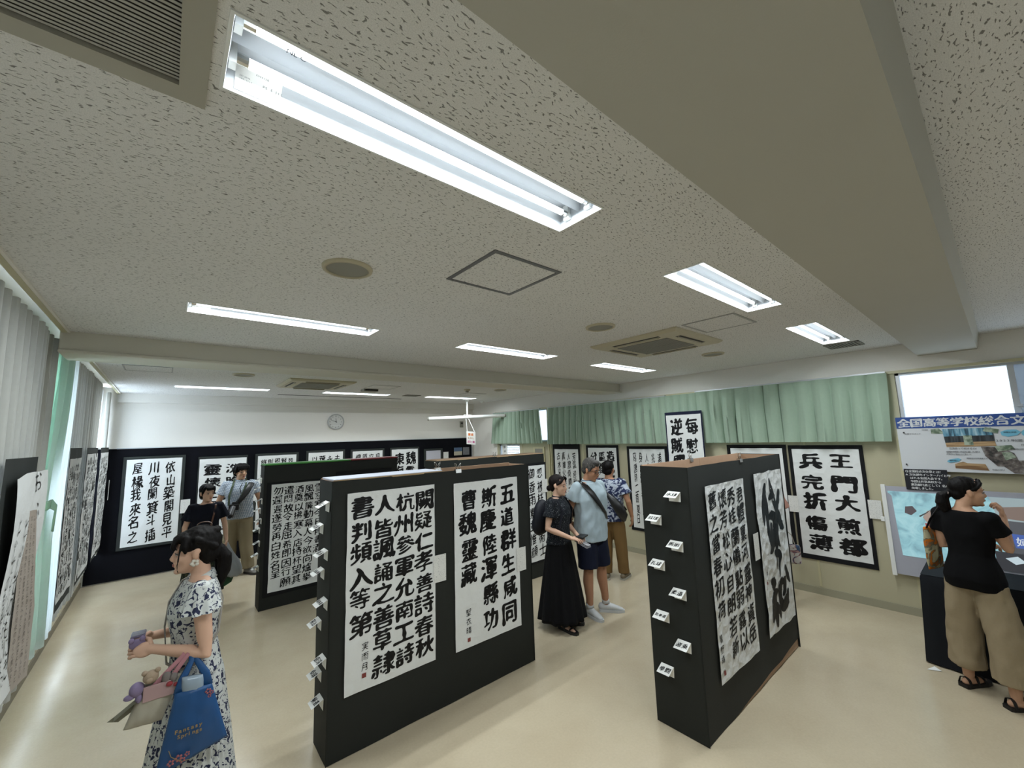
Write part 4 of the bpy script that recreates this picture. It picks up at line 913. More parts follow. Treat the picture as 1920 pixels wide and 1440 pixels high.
patch([(.355, .12), (.70, .115), (.71, .19), (.36, .20)], GLS, 'glass_hall_photo'); patch([(.36, .20), (.71, .19), (.71, .25), (.365, .265)], DRK, 'dark_hall_photo'); patch([(.365, .265), (.71, .25), (.715, .30), (.37, .31)], ORG, 'floor_photo')
patch([(.50, .19), (.56, .19), (.565, .29), (.50, .29)], LEAF, 'leaf_photo', .006)
patch([(.27, .12), (.33, .11), (.36, .15), (.355, .17), (.27, .165)], LEAF, 'sketch_photo', .005); patch([(.66, .11), (.75, .135), (.735, .175), (.64, .15)], LEAF, 'sketch_photo', .006)
patch([(.61, .305), (.74, .31), (.82, .37), (.84, .44), (1.05, .43), (1.30, .46), (1.30, .565), (.80, .565), (.74, .50), (.70, .50), (.63, .40)], STN, 'ruins_photo'); patch([(.74, .36), (.80, .36), (.83, .41), (.76, .44)], LEAF, 'moss_photo', .006)
patch([(.70, .30), (.81, .29), (.83, .33), (.72, .355)], LEAF, 'ticket_photo', .007)
patch([(.41, .485), (.47, .46), (.50, .475), (.62, .48), (.64, .545), (.41, .53)], ORG, 'gate_photo')
patch([(.355+.0, .46), (.375, .44), (.44, .425), (.46, .435), (.44, .46), (.375, .475)], CYAN, 'cyan_bubble', .006)
patch([(.755, .16), (.80, .14), (.86, .14), (.885, .165), (.86, .195), (.80, .21), (.76, .195)], CYAN, 'cyan_bubble', .006)
patch([(.955+.09*math.cos(a*PI/8)+.02, .175+.052*math.sin(a*PI/8)) for a in range(16)], CYAN, 'cyan_bubble', .006)
load_glyphs('in岐阜総文祭2023年公認マスコット交流会って何するの?全国の仲間と作品を通した学びある開催地は世界遺産です鹿児島へいこう代表作が選出されました')
bt = line_text('in', .925, .18, .09, wgt=.035, pitch=.6)+line_text('公認マスコット', .06, .165, .02, pitch=.95)+line_text('2023年公認', .72, .245, .026, wgt=.01, pitch=.9)+line_text('交流会って何するの?', .385, .325, .022, pitch=.95)+line_text('全国の仲間と作品を通した学び', .36, .36, .02, pitch=.85)+line_text('代表作が選出されました', .36, .385, .018, pitch=.9)+line_text('開催地は世界遺産です', .50, .425, .016, pitch=.9)+line_text('代表作が選出', .87, .29, .022, pitch=.95)+line_text('鹿児島へ', .375, .45, .018, pitch=.9)+line_text('作品の学び', .66, .535, .018, pitch=.9)+line_text('仲間と交流', .775, .165, .018, pitch=.9)+line_text('開催地は世界', .80, .33, .018, pitch=.9)+line_text('世界遺産', .2, .125, .014, pitch=.9)
ink_mb(fr, bt, .009).build('black_lettering', mat('banner_ink', '#2b2f36', .6), t)
for x, y in ((.055, .15), (.04, .50), (.93, .14)):
    q = MB(); q.ell(fr.p(x, y, .012), .008, nu=8, nv=6); q.build('magnet', MOUNTB, t, smooth=True)
t = thing('question_notice', 'black card with white handwritten question and answer hung under the banner', 'notice', (XR-.1, .6, 1.37))
fr = Frame((XB-.02, .765, 1.60), UR, NR, .335, .225, .002, 3, lean=.0); sheet_mb(fr, 0, 0, .335, .225, 0, 4, 4).build('card', mat('chalk_card', '#10121c', .7), t)
QA = [('Q全国総合文化祭とは?', 0), ('A文化部のインターハイと呼', 0), ('ばれる全国大会です。', 1), ('今回は井草高校から', 1), ('東京都代表として1名が', 1), ('出場しました。', 1)]
load_glyphs(''.join(a for a, _ in QA)); it = []
for i, (tx, ind) in enumerate(QA): it += line_text(tx, .012+.03*ind, .024+.036*i, .0285, wgt=.02, pitch=.93, rough=.6, warp=.05, seed=i)
ink_mb(fr, it, .003).build('white_handwriting', mat('chalk_white', '#d3d4d6', .6), t)
# projection screen
XS = 6.36
t = thing('projection_screen', 'white hanging projection screen lit with a pale blue image at right', 'screen', (XS, -.1, .42))
SCR = mat('screen_border', '#a8a9b4', .7)
q = MB(); q.box(XS, -1.3, .44, XS+.006, .975, 1.40); q.build('fabric', SCR, t)
q = MB(); q.box(XS-.012, .945, .42, XS+.012, .985, 1.415); q.build('side_bar', WHITE, t, bevel=.004)
q = MB(); q.box(XS-.02, .985, 1.0, XS+.01, 1.02, 1.05); q.build('hook', WHITE, t, bevel=.004)
# the picture thrown on it: an emissive image with its own patches
IMG = mat('projected_cloth_image', '#9fd2dd', .6); N, L, b = nodes(IMG); n = N.new('ShaderNodeTexNoise'); n.inputs['Scale'].default_value = 7; n.inputs['Detail'].default_value = 6; n.inputs['Distortion'].default_value = 1.5; L.new(N['Mapping'].outputs[0], n.inputs[0])
rp = ramp(N, [(.3, S('#6f9fae')), (.45, S('#92ccd8')), (.6, S('#a9dfe8')), (.8, S('#c4eef4'))]); L.new(n.outputs[0], rp.inputs[0]); L.new(rp.outputs[0], b.inputs['Emission Color']); b.inputs['Emission Strength'].default_value = .36; b.inputs['Base Color'].default_value = (.1, .1, .1, 1)
def emat(name, col, e=.6): M = mat(name, '#303030', .6, emit=col, estr=e*.5); return M
fr = Frame((XS-.003, .93, 1.345), UR, NR, 2.2, .75)
def sp(pts, m_, nm, h=.001, lab=None):
    q = MB(); q.add([fr.p(x, y, h) for x, y in pts], [tuple(range(len(pts)))]); q.build(nm, m_, t, label=lab)
sp([(0, 0), (0, .02), (.03, .05), (.04, .40), (.055, .695), (1.9, .70), (1.9, 0)], IMG, 'projected_image')
sp([(.13, .16), (.19, .15), (.22, .2), (.17, .25), (.12, .23)], emat('image_grey_object', '#6a5f66', .5), 'dark_object', .002)
sp([(.26, .26), (.30, .19), (.38, .16), (.42, .22), (.42, .32), (.30, .34)], emat('image_peach', '#c5ada0', .6), 'pale_object', .002)
sp([(.24, .26), (.30, .21), (.34, .16), (.30, .20), (.23, .25)], emat('image_dark', '#4b4547', .5), 'dark_object', .003)
sp([(.27, .32), (.40, .32), (.40, .42), (.28, .42)], emat('image_red', '#b94a55', .7), 'red_sign', .003)
sp([(.76, 0), (1.9, 0), (1.9, .2), (.8, .24)], emat('image_pale', '#b8ccd0', .6), 'pale_area', .002)
sp([(.78, .10), (1.0, .07), (1.9, .05), (1.9, .30), (.85, .20)], emat('image_skin', '#a08c82', .55), 'skin_area', .003)
sp([(.86, .22), (1.9, .24), (1.9, .60), (.80, .56)], emat('image_grey', '#6e7178', .5), 'grey_area', .0025)
sp([(.86, .34), (1.9, .36), (1.9, .50), (.88, .47)], emat('image_blue_band', '#4866b4', .8), 'caption_band', .004)
sp([(.74, .52), (1.9, .54), (1.9, .70), (.74, .70)], emat('image_charcoal', '#4b4d54', .45), 'dark_area', .0035)
load_glyphs('姉の言葉2')
ink_mb(fr, line_text('姉の言葉', .885, .41, .09, wgt=.01, pitch=1.0)+line_text('2', .30, .37, .09, wgt=.02, pitch=1.), .006).build('caption_text', emat('image_text', '#dfe7ee', .8), t)
sp([(.80, .58), (.88, .55), (.93, .60), (.86, .63)], emat('image_flash', '#cfe2ea', .8), 'pale_shape', .005); sp([(1.0, .60), (1.1, .57), (1.12, .66), (1.03, .67)], emat('image_flash2', '#cfe2ea', .8), 'pale_shape', .005)
# cloth covered table
t = thing('cloth_covered_table', 'table draped to the floor in black cloth in front of the screen', 'table', (5.5, -.3, 0))
q = MB(); x0, x1, y0, y1, zt = 5.27, 5.80, -1.4, .63, .755
q.box(x0+.02, y0+.02, .01, x1-.02, y1-.02, zt-.01); q.build('table_body', MOUNTB, t)
cl = mat('black_table_cloth', '#10141a', .75, .25, noise_s=5, noise_a=.2, bump=.15, bump_s=8)
per = []; 
for a in range(14): per.append((x0+(x1-x0)*a/14, y1, 0, 1))
for a in range(40): per.append((x1, y1-(y1-y0)*a/40, 1, 0))
for a in range(14): per.append((x1-(x1-x0)*a/14, y0, 0, -1))
for a in range(40): per.append((x0, y0+(y1-y0)*a/40, -1, 0))
rings = []
for j, z in enumerate((zt, zt-.02, zt-.12, .5, .3, .12, .012)):
    v = (zt-z)/zt; r_ = []
    for i, (x, y, nx_, ny_) in enumerate(per):
        o_ = .004+.035*v*(1+noise.noise(Vector((x*5, y*5, 0))))+.012*v*math.sin(i*1.1)
        if j == 0: o_ = -.004
        r_.append((x+nx_*o_, y+ny_*o_, z))
    rings.append(r_)
q = MB(); q.loft(rings, cap=False); q.build('cloth_skirt', cl, t, smooth=True); q = MB(); q.quad((x0, y0, zt), (x1, y0, zt), (x1, y1, zt), (x0, y1, zt)); q.build('cloth_top', cl, t)
q = MB(); q.add([(5.12, .66, .002), (5.22, .62, .006), (5.16, .57, .006)], [(0, 1, 2)]); tag(q.build('paper_scrap', CARDW), 'white paper corner on the floor at the foot of the black table', 'paper')
# ------------------------------------------------------------------ people
SKIN = mat('skin', '#c79c80', .55, .35, noise_s=14, noise_a=.05)
SKINF = mat('fair_skin', '#cfa78f', .5, .35, noise_s=14, noise_a=.05)
SKINT = mat('tanned_skin', '#a97c60', .55, .35, noise_s=14, noise_a=.06)
LIPS = mat('lips', '#a05a50', .45); EYEW = mat('eye_white', '#9f9994', .4); IRIS = mat('dark_iris', '#120d0b', .2)
def hair_mat(name, c, c2):
    M = mat(name, c, .6, .15); N, L, b = nodes(M); mp = N['Mapping']; mp.inputs['Scale'].default_value = (1, 1, .12)
    n = N.new('ShaderNodeTexNoise'); n.inputs['Scale'].default_value = 260; n.inputs['Detail'].default_value = 3; L.new(mp.outputs[0], n.inputs[0])
    r = ramp(N, [(.35, S(c)), (.7, S(c2))]); L.new(n.outputs[0], r.inputs[0]); L.new(r.outputs[0], b.inputs['Base Color'])
    bp = N.new('ShaderNodeBump'); bp.inputs['Strength'].default_value = .5; bp.inputs['Distance'].default_value = .003; L.new(n.outputs[0], bp.inputs['Height']); L.new(bp.outputs[0], b.inputs['Normal']); return M
HAIR = hair_mat('black_hair', '#050404', '#120e0d'); HAIRB = hair_mat('brown_black_hair', '#080505', '#1b1210'); HAIRG = hair_mat('greying_hair', '#1f1e1e', '#5f5c58')
TF = [(.80, .150, .105, -.005), (.88, .165, .115, -.01), (.96, .148, .10, -.005), (1.05, .122, .088, 0), (1.14, .132, .095, .005), (1.22, .148, .112, .012), (1.30, .150, .098, .005), (1.355, .135, .075, -.005), (1.39, .085, .058, -.01), (1.42, .052, .05, -.01)]
TM = [(.80, .150, .11, 0), (.88, .162, .118, -.005), (.96, .158, .118, .0), (1.05, .152, .118, .008), (1.14, .160, .118, .01), (1.22, .172, .122, .01), (1.30, .180, .108, .002), (1.355, .165, .082, -.008), (1.39, .105, .064, -.01), (1.42, .06, .055, -.01)]
def ering(z, rx, ry, cy, n=28, cx=0, mod=None):
    o = []
    for j in range(n):
        a = 2*PI*j/n; k = 1+(mod(a) if mod else 0); ca, sa = math.cos(a), math.sin(a)
        e = .88; o.append((cx+rx*k*math.copysign(abs(ca)**e, ca), cy+ry*k*math.copysign(abs(sa)**e, sa), z))
    return o
def torso(prof, z0, z1, ease, hem=0, tw=None, bend=None):
    rs = []
    def at(z):
        for a, b_ in zip(prof[:-1], prof[1:]):
            if a[0] <= z <= b_[0]:
                t_ = (z-a[0])/(b_[0]-a[0]); return [a[k]+(b_[k]-a[k])*t_ for k in range(1, 4)]
        p = prof[0] if z < prof[0][0] else prof[-1]; return list(p[1:])
    n = max(4, int((z1-z0)/.035))
    for i in range(n+1):
        z = z0+(z1-z0)*i/n; rx, ry, cy = at(z); h = hem*max(0, 1-(z-z0)/.3); rs.append(ering(z, rx+ease+h, ry+ease+h, cy))
    return rs
def hand(mb, w_, d, nrm, th, curl=.35, k=1., fan=.05):
    """w wrist, d pointing direction, nrm palm side, th thumb side (unit vectors)"""
    w_, d = Vector(w_), Vector(d).normalized(); nrm = Vector(nrm); nrm = (nrm-d*nrm.dot(d)).normalized(); a = d.cross(nrm); th = Vector(th)
    if a.dot(th) < 0: a = -a
    R = Matrix((a, d, nrm)).transposed()
    mb.ell(w_+d*.045*k, (.039*k, .052*k, .0155*k), rot=R, nu=12, nv=8)
    F = MB()
    for i, (off, L_) in enumerate(((.027, .072), (.009, .080), (-.009, .074), (-.026, .058))):
        p = w_+d*.078*k+a*off*k; ang = 0; pts = [w_+d*.055*k+a*off*.85*k, p]; q = p
        for sgl, cb in ((.46, .55), (.30, 1.0), (.24, .8)):
            ang += curl*cb+.04*i; dr = d*math.cos(ang)+nrm*math.sin(ang)+a*fan*(1.5-i)*.6; q = q+dr.normalized()*L_*sgl*k; pts.append(q)
        F.tube(pts, [.0085*k, .0085*k, .0078*k, .007*k, .0058*k], 8, rounded=True)
    t0 = w_+d*.022*k+a*.022*k; t1 = t0+(d*.55+a*.75+nrm*.25).normalized()*.034*k; t2 = t1+(d*.85+a*.3+nrm*.45).normalized()*.03*k; t3 = t2+(d*.85+nrm*.6).normalized()*.022*k
    F.tube([t0, t1, t2, t3], [.0125*k, .0105*k, .0088*k, .007*k], 8, rounded=True)
    return F
def head_parts(mb, M, jaw=1., k=1., fat=1.):
    h = MB()
    h.ell((0, -.012, .035), (.075, .092, .086), nu=24, nv=16); h.ell((0, .024, -.025), (.061*fat, .062, .085), nu=20, nv=14)
    h.ell((0, .034, -.072*jaw), (.046*fat, .047, .041), nu=18, nv=12); h.ell((0, .073, -.094*jaw), (.021, .018, .016), nu=12, nv=8)
    h.tube([(0, .080, .018), (0, .091, -.005), (0, .098, -.022), (0, .094, -.032)], [(.007, .008), (.008, .010), (.012, .014), (.008, .013)], 10, flat=(0, 1, 0), rounded=True)
    for s_ in (-1, 1):
        h.ell((s_*.034, .055, -.022), (.024, .026, .024), nu=12, nv=8)
        h.ell((s_*.033, .070, .026), (.024, .012, .008), nu=10, nv=6)
        h.ell((s_*.076, -.006, -.006), (.009, .018, .031), nu=10, nv=8, rot=Matrix.Rotation(.25*s_, 3, 'Z')); h.ell((s_*.078, -.012, .008), (.008, .018, .018), nu=8, nv=6)
    h.ell((0, .083, -.058), (.022, .010, .014), nu=12, nv=6)
    h.v = [tuple(Vector(p)*k) for p in h.v]; h.xf(M); mb.add(h.v, h.f)
def face_children(par, M, k=1., brow=HAIR, open_=1., lip=LIPS, female=True):
    for s_ in (-1, 1):
        e = MB(); e.ell((s_*.032, .0745, .003), (.0145, .008, .0058*open_), nu=12, nv=8); e.v = [tuple(Vector(p)*k) for p in e.v]; e.xf(M); o = e.build('eye', EYEW, par, smooth=True, local=True)
        e = MB(); e.ell((s_*.032, .0800, .003), (.0058, .0035, .0052*open_), nu=10, nv=6); e.v = [tuple(Vector(p)*k) for p in e.v]; e.xf(M); e.build('iris', IRIS, o, smooth=True, local=True)
        e = MB(); e.tube([(s_*.047, .071, .004), (s_*.040, .0795, .0085), (s_*.031, .0835, .0098), (s_*.020, .0815, .006)], [.0016, .0022, .0022, .0012], 6); e.v = [tuple(Vector(p)*k) for p in e.v]; e.xf(M); e.build('eyelashes', IRIS, par, local=True)
        e = MB(); e.tube([(s_*.052, .067, .025), (s_*.040, .080, .0315), (s_*.028, .084, .0310), (s_*.017, .0845, .0275)], [(.0012, .0015), (.002, .003), (.002, .003), (.0012, .0025)] if female else [(.002, .003), (.003, .0045), (.003, .0045), (.002, .003)], 6, flat=(0, 1, 0)); e.v = [tuple(Vector(p)*k) for p in e.v]; e.xf(M); e.build('eyebrow', brow, par, local=True)
    e = MB(); e.ell((0, .0905, -.0535), (.0185, .0055, .0038), nu=14, nv=6); e.ell((0, .0895, -.0605), (.0165, .0060, .0046), nu=14, nv=6); e.v = [tuple(Vector(p)*k) for p in e.v]; e.xf(M); e.build('lips', lip, par, smooth=True, local=True)
def strand(v): return .0035*noise.noise(Vector((v.x*70, v.y*70, v.z*9)))+.002*noise.noise(Vector((v.x*25, v.y*25, v.z*25)))
def hair(par, M, k, fn, m_, vox=.006, label=None):
    h = MB(); fn(h); h.v = [tuple(Vector(p)*k) for p in h.v]; h.xf(M); me = remeshed(h, vox, 2, 'hair', disp=strand); return meshobj('hair', me, m_, par, label)
def person(label, loc, face, H, fem=True, hy=0, hp=0, hr=0, headoff=(0, 0, 0), elb=None, wri=None, hands=None, knee=None, ank=None, toe=None, skin=SKIN, vox=.009, legs=True, jaw=1., fat=1., group=None, female_face=True, sh=None, lean=(0, 0), arms=(1, 1), open_=1., hk=1., brow=HAIR, sdrop=0):
    t = thing('person', label, 'person', (loc[0], loc[1], 0), math.radians(face-90), group)
    s = H/1.65; prof = TF if fem else TM; SHX = sh or (.155 if fem else .178)
    P = dict(t=t, s=s, prof=prof, fem=fem, SHX=SHX)
    mb = MB(); mb.loft(torso(prof, .80, 1.42, -.004))
    hc = Vector((0, .018, 1.537))+Vector(headoff)
    R = Matrix.Rotation(math.radians(hy), 4, 'Z') @ Matrix.Rotation(math.radians(hp), 4, 'X') @ Matrix.Rotation(math.radians(hr), 4, 'Y')
    M = Matrix.Translation(hc) @ R; P['M0'] = M
    mb.tube([(0, -.015, 1.36), (0, -.008, 1.42), hc+Vector((0, -.02, -.02))], [(.055, .055) if fem else (.065, .06), .048 if fem else .058, .05 if fem else .058], 16)
    head_parts(mb, M, jaw, hk, fat)
    F = []
    elb = elb or [(-.21, -.03, 1.10), (.21, -.03, 1.10)]; wri = wri or [(-.215, .04, .87), (.215, .04, .87)]
    hands = hands or [((0, .1, -1), (1, 0, 0), (0, 1, 0), .35), ((0, .1, -1), (-1, 0, 0), (0, 1, 0), .35)]
    for i, sg in enumerate((-1, 1)):
        if not arms[i]: continue
        sp_ = Vector((sg*SHX, -.008, 1.345-sdrop)); e = Vector(elb[i]); w_ = Vector(wri[i]); r = 1. if fem else 1.18
        mb.ell(sp_, (.046*r, .048*r, .05*r), nu=14, nv=10)
        mb.tube([sp_, sp_.lerp(e, .35), sp_.lerp(e, .75), e, e.lerp(w_, .3), e.lerp(w_, .75), w_, w_+(w_-e).normalized()*.015], [.044*r, .042*r, .036*r, .034*r, .034*r, .026*r, .0225*r, .022*r], 14, rounded=True)
        hd = hands[i]
        if hd: F.append(hand(mb, w_, hd[0], hd[1], hd[2], hd[3], 1.0 if fem else 1.1))
    ank = ank or [(-.09, 0, .085), (.09, 0, .085)]
    knee = knee or [(-.092, .012, .47), (.092, .012, .47)]
    P['ank'] = ank; P['knee'] = knee; P['elb'] = elb; P['wri'] = wri; toe = toe or [(-.15, 1), (.15, 1)]; P['toe'] = toe
    if legs:
        for i, sg in enumerate((-1, 1)):
            hp_ = Vector((sg*.085, 0, .86)); k_ = Vector(knee[i]); a_ = Vector(ank[i]); r = 1. if fem else 1.05
            mb.tube([hp_, hp_.lerp(k_, .5), k_, k_.lerp(a_, .3)+Vector((0, -.012, 0)), k_.lerp(a_, .7), a_], [.083*r, .068*r, .05*r, .054*r, .040*r, .034*r], 16, rounded=True)
            tx, ty = toe[i]; d = Vector((tx, ty, 0)).normalized()
            mb.tube([a_-d*.035+Vector((0, 0, -.045)), a_+d*.02+Vector((0, 0, -.04)), a_+d*.09+Vector((0, 0, -.055)), a_+d*.15+Vector((0, 0, -.065))], [.028, .034, .028, .017], 12, rounded=True)
    S4_ = Matrix.Scale(s, 4)
    mb.xf(S4_); me = remeshed(mb, vox*s, 3, 'body')
    if F:   # fingers join the same mesh, rooted inside the palm
        base = len(me.vertices); bm = bmesh.new(); bm.from_mesh(me)
        for f in F:
            f.xf(S4_); vv = [bm.verts.new(p) for p in f.v]
            for q in f.f:
                try: bm.faces.new([vv[i] for i in q])
                except ValueError: pass
        bm.to_mesh(me); bm.free()
    P['body'] = meshobj('body', me, skin, t)
    P['M'] = S4_ @ M; P['k'] = hk
    return P
def place_local(P, mb): mb.xf(Matrix.Scale(P['s'], 4)); return mb
def cloth(P, name, fn, m_, vox=.01, wr=.006, wf=9, smooth=3, label=None, stretch=(1, 1, .45)):
    mb = MB(); fn(mb); place_local(P, mb)
    f = (lambda v: wr*(noise.noise(Vector((v.x*wf*stretch[0], v.y*wf*stretch[1], v.z*wf*stretch[2]+3)))+.5*noise.noise(Vector((v.x*wf*2.3, v.y*wf*2.3, v.z*wf*1.5))))) if wr else None
    return meshobj(name, remeshed(mb, vox, smooth, name, disp=f), m_, P['t'], label)
def shirt(P, z0=.86, z1=1.395, ease=.016, hem=.012, sl=.45, slr=.058, flare=.01, cap=False, neck=None):
    def fn(mb):
        mb.loft(torso(P['prof'], z0, z1, ease, hem))
        for i, sg in enumerate((-1, 1)):
            sp_ = Vector((sg*P['SHX'], -.008, 1.345)); e = Vector(P['elb'][i]); en = sp_.lerp(e, sl)
            mb.ell(sp_+Vector((0, 0, .003)), (.058, .058, .058), nu=16, nv=12)
            mb.tube([sp_+Vector((-sg*.05, 0, 0)), sp_, sp_.lerp(en, .5), en], [slr, slr, slr+.003, slr+flare], 18)
    return fn
def skirt(P, name, z1, z0, prof, m_, pleat=24, amp=.03, seed=0, label=None, off=(0, 0)):
    """prof: list of (v, rx, ry); v = 0 at the waist"""
    mb = MB(); rings = []; n = pleat*6 if pleat else 90; m = 26
    for i in range(m+1):
        v = i/m; z = z1+(z0-z1)*v
        for a, b_ in zip(prof[:-1], prof[1:]):
            if a[0] <= v <= b_[0]+1e-6: t_ = (v-a[0])/(b_[0]-a[0]); rx = a[1]+(b_[1]-a[1])*t_; ry = a[2]+(b_[2]-a[2])*t_; break
        def mod(a, v=v): return amp*v**.7*(math.sin(pleat*a+.8*noise.noise(Vector((math.cos(a)*2, math.sin(a)*2, v*1.5+seed)))*2)+.8*noise.noise(Vector((math.cos(a)*2.5, math.sin(a)*2.5, v+seed+5))))
        rings.append(ering(z+.006*noise.noise(Vector((i, seed, 0)))*0, rx, ry, -.005+off[1]*v, n, cx=off[0]*v, mod=mod))
    mb.loft(rings, cap=True); place_local(P, mb); return mb.build(name, m_, P['t'], smooth=True, local=True, label=label)
def trousers(P, m_, z1=.95, z0=.06, r=(.105, .085, .075), ease=.018, label=None, wr=.010, name='trousers', vox=.01, legend=None):
    def fn(mb):
        mb.loft(torso(P['prof'], .80, z1, ease))
        for i, sg in enumerate((-1, 1)):
            k_ = Vector(P['knee'][i]); a_ = Vector(P['ank'][i]); hp_ = Vector((sg*.080, 0, .84)); 
            full = [hp_, hp_.lerp(k_, .5), k_, k_.lerp(a_, .55), a_]; rr = [r[0], (r[0]+r[1])/2, r[1], (r[1]+r[2])/2, r[2]]
            pts, rd = [], []
            for p, q in zip(full, rr):
                if p.z > z0+.01: pts.append(p); rd.append(q)
            last = pts[-1]; nxt = full[min(len(pts), 4)]
            if nxt is not last and last.z > z0+.02:
                f = (last.z-z0)/max(.001, last.z-nxt.z) if nxt.z < last.z else 0; f = min(1, f); pts.append(last.lerp(nxt, f)); rd.append(rr[min(len(pts)-1, 4)])
            mb.tube(pts, rd, 20)
    return cloth(P, name, fn, m_, vox, wr, 8, 2, label)
def shoe(P, i, m_, sole=None, name='shoe', sandal=False, h=.065):
    a_ = Vector(P['ank'][i]); d = Vector((*P['toe'][i], 0)).normalized(); sd = Vector((d.y, -d.x, 0)); s = P['s']; g = Vector((a_.x, a_.y, a_.z-.085))
    out = [(-.075, .0, .030), (-.06, 0, .036), (-.02, 0, .036), (.05, 0, .040), (.12, 0, .045), (.165, 0, .036), (.195, 0, .018)]
    def sole_ring(z): 
        r_ = []
        for y, _, w_ in out: r_.append(g+d*y+sd*w_+Vector((0, 0, z)))
        for y, _, w_ in out[::-1]: r_.append(g+d*y-sd*w_+Vector((0, 0, z)))
        return r_
    q = MB(); q.loft([sole_ring(.0), sole_ring(.026)]); place_local(P, q)
    if sandal:
        o = q.build(name, m_, P['t'], local=True); q = MB()
        for y, zc in ((.11, .055), (.03, .085), (-.045, .075)):
            q.tube([g+d*y+sd*.043+Vector((0, 0, .02)), g+d*y+sd*.03+Vector((0, 0, zc-.012)), g+d*(y+.01)+Vector((0, 0, zc)), g+d*y-sd*.03+Vector((0, 0, zc-.012)), g+d*y-sd*.043+Vector((0, 0, .02))], [(.003, .012)]*5, 6, flat=(0, 0, 1))
        q.tube([g+d*.11+Vector((0, 0, .055)), g+d*.04+Vector((0, 0, .085))], [(.003, .009)]*2, 6)
        place_local(P, q); q.build('strap', m_, o, local=True); return o
    o = q.build(name, sole or m_, P['t'], local=True); q = MB()
    q.tube([g-d*.05+Vector((0, 0, .05)), g+d*.0+Vector((0, 0, .055)), g+d*.07+Vector((0, 0, .047)), g+d*.135+Vector((0, 0, .036)), g+d*.17+Vector((0, 0, .030))], [(.042, .036), (.045, .037), (.034, .038), (.022, .038), (.014, .028)], 14, flat=(0, 0, 1), rounded=True)
    q.v = [(x, y, max(z, .012)) for x, y, z in q.v]; place_local(P, q); q.build('upper', m_, o, smooth=True, local=True)
    q = MB()
    for y in (.05, .075, .10): q.tube([g+d*y+sd*.02+Vector((0, 0, .083-(y-.05)*.4)), g+d*y+Vector((0, 0, .088-(y-.05)*.42)), g+d*y-sd*.02+Vector((0, 0, .083-(y-.05)*.4))], .003, 5)
    place_local(P, q); q.build('laces', WHITE, o, local=True); return o
def ribbon(P, pts, w_, th, m_, name, parent=None, label=None, flat=None):
    """flat band through surface points; the wide side faces away from the body axis"""
    mb = MB(); V = []
    for i, p in enumerate(pts):
        p = Vector(p); a = Vector(pts[max(i-1, 0)]); b_ = Vector(pts[min(i+1, len(pts)-1)]); t_ = (b_-a).normalized(); out = Vector((p.x, p.y, 0))
        if flat is not None: out = Vector(flat)
        if out.length < .01: out = Vector((0, 0, 1))
        if abs(p.z-1.39) < .03 and abs(p.x) < .13 and flat is None: out = Vector((0, 0, 1))
        out = (out-t_*out.dot(t_)).normalized(); sd = t_.cross(out); V += [p+sd*w_/2+out*th, p-sd*w_/2+out*th, p-sd*w_/2-out*th, p+sd*w_/2-out*th]
    n = len(pts); F = []
    for i in range(n-1):
        for j in range(4): F.append((i*4+j, i*4+(j+1) % 4, i*4+4+(j+1) % 4, i*4+4+j))
    F += [(3, 2, 1, 0), ((n-1)*4, (n-1)*4+1, (n-1)*4+2, (n-1)*4+3)]
    mb.add(V, F); place_local(P, mb); return mb.build(name, m_, parent or P['t'], smooth=False, local=True, label=label)
def on_torso(P, z, ang, ease):
    """point on the clothed torso; ang 0 = front, 90 = right"""
    pr = P['prof']; a = pr[0]; b_ = pr[-1]
    for c, d in zip(pr[:-1], pr[1:]):
        if c[0] <= z <= d[0]: a, b_ = c, d
    t_ = min(1, max(0, (z-a[0])/(b_[0]-a[0]))); rx, ry, cy = [a[k]+(b_[k]-a[k])*t_ for k in (1, 2, 3)]; r = math.radians(ang)
    return Vector((math.sin(r)*(rx+ease), cy+math.cos(r)*(ry+ease), z))
def separate(P, name, label, cat, locl, group=None):
    """a thing held or worn that is its own top-level object, built in the person's local metres"""
    R = Matrix.Rotation(P['t'].rotation_euler.z, 4, 'Z'); w_ = P['t'].location+R @ (Vector(locl)*P['s'])
    return thing(name, label, cat, w_, P['t'].rotation_euler.z, group)
def wbuild(P, mb, name, m_, par, **kw):
    """mb in the wearer's local metres -> child of another thing"""
    place_local(P, mb); mb.xf(wm(P['t'])); return mb.build(name, m_, par, **kw)
def pattern(name, base, spots, sc=40, thr=.56, stretch=(1, 1, 1), bump=.15, rough=.8, mid=None, w_=.03):
    M = mat(name, base, rough, .2, bump=bump, bump_s=300); N, L, b = nodes(M); mp = N['Mapping']; mp.inputs['Scale'].default_value = stretch
    n = N.new('ShaderNodeTexNoise'); n.inputs['Scale'].default_value = sc; n.inputs['Detail'].default_value = 2.5; n.inputs['Distortion'].default_value = 1.2; L.new(mp.outputs[0], n.inputs[0])
    st = [(thr-w_, S(base)), (thr, S(mid or spots)), (thr+w_, S(spots))]; r = ramp(N, st); L.new(n.outputs[0], r.inputs[0]); L.new(r.outputs[0], b.inputs['Base Color']); return M
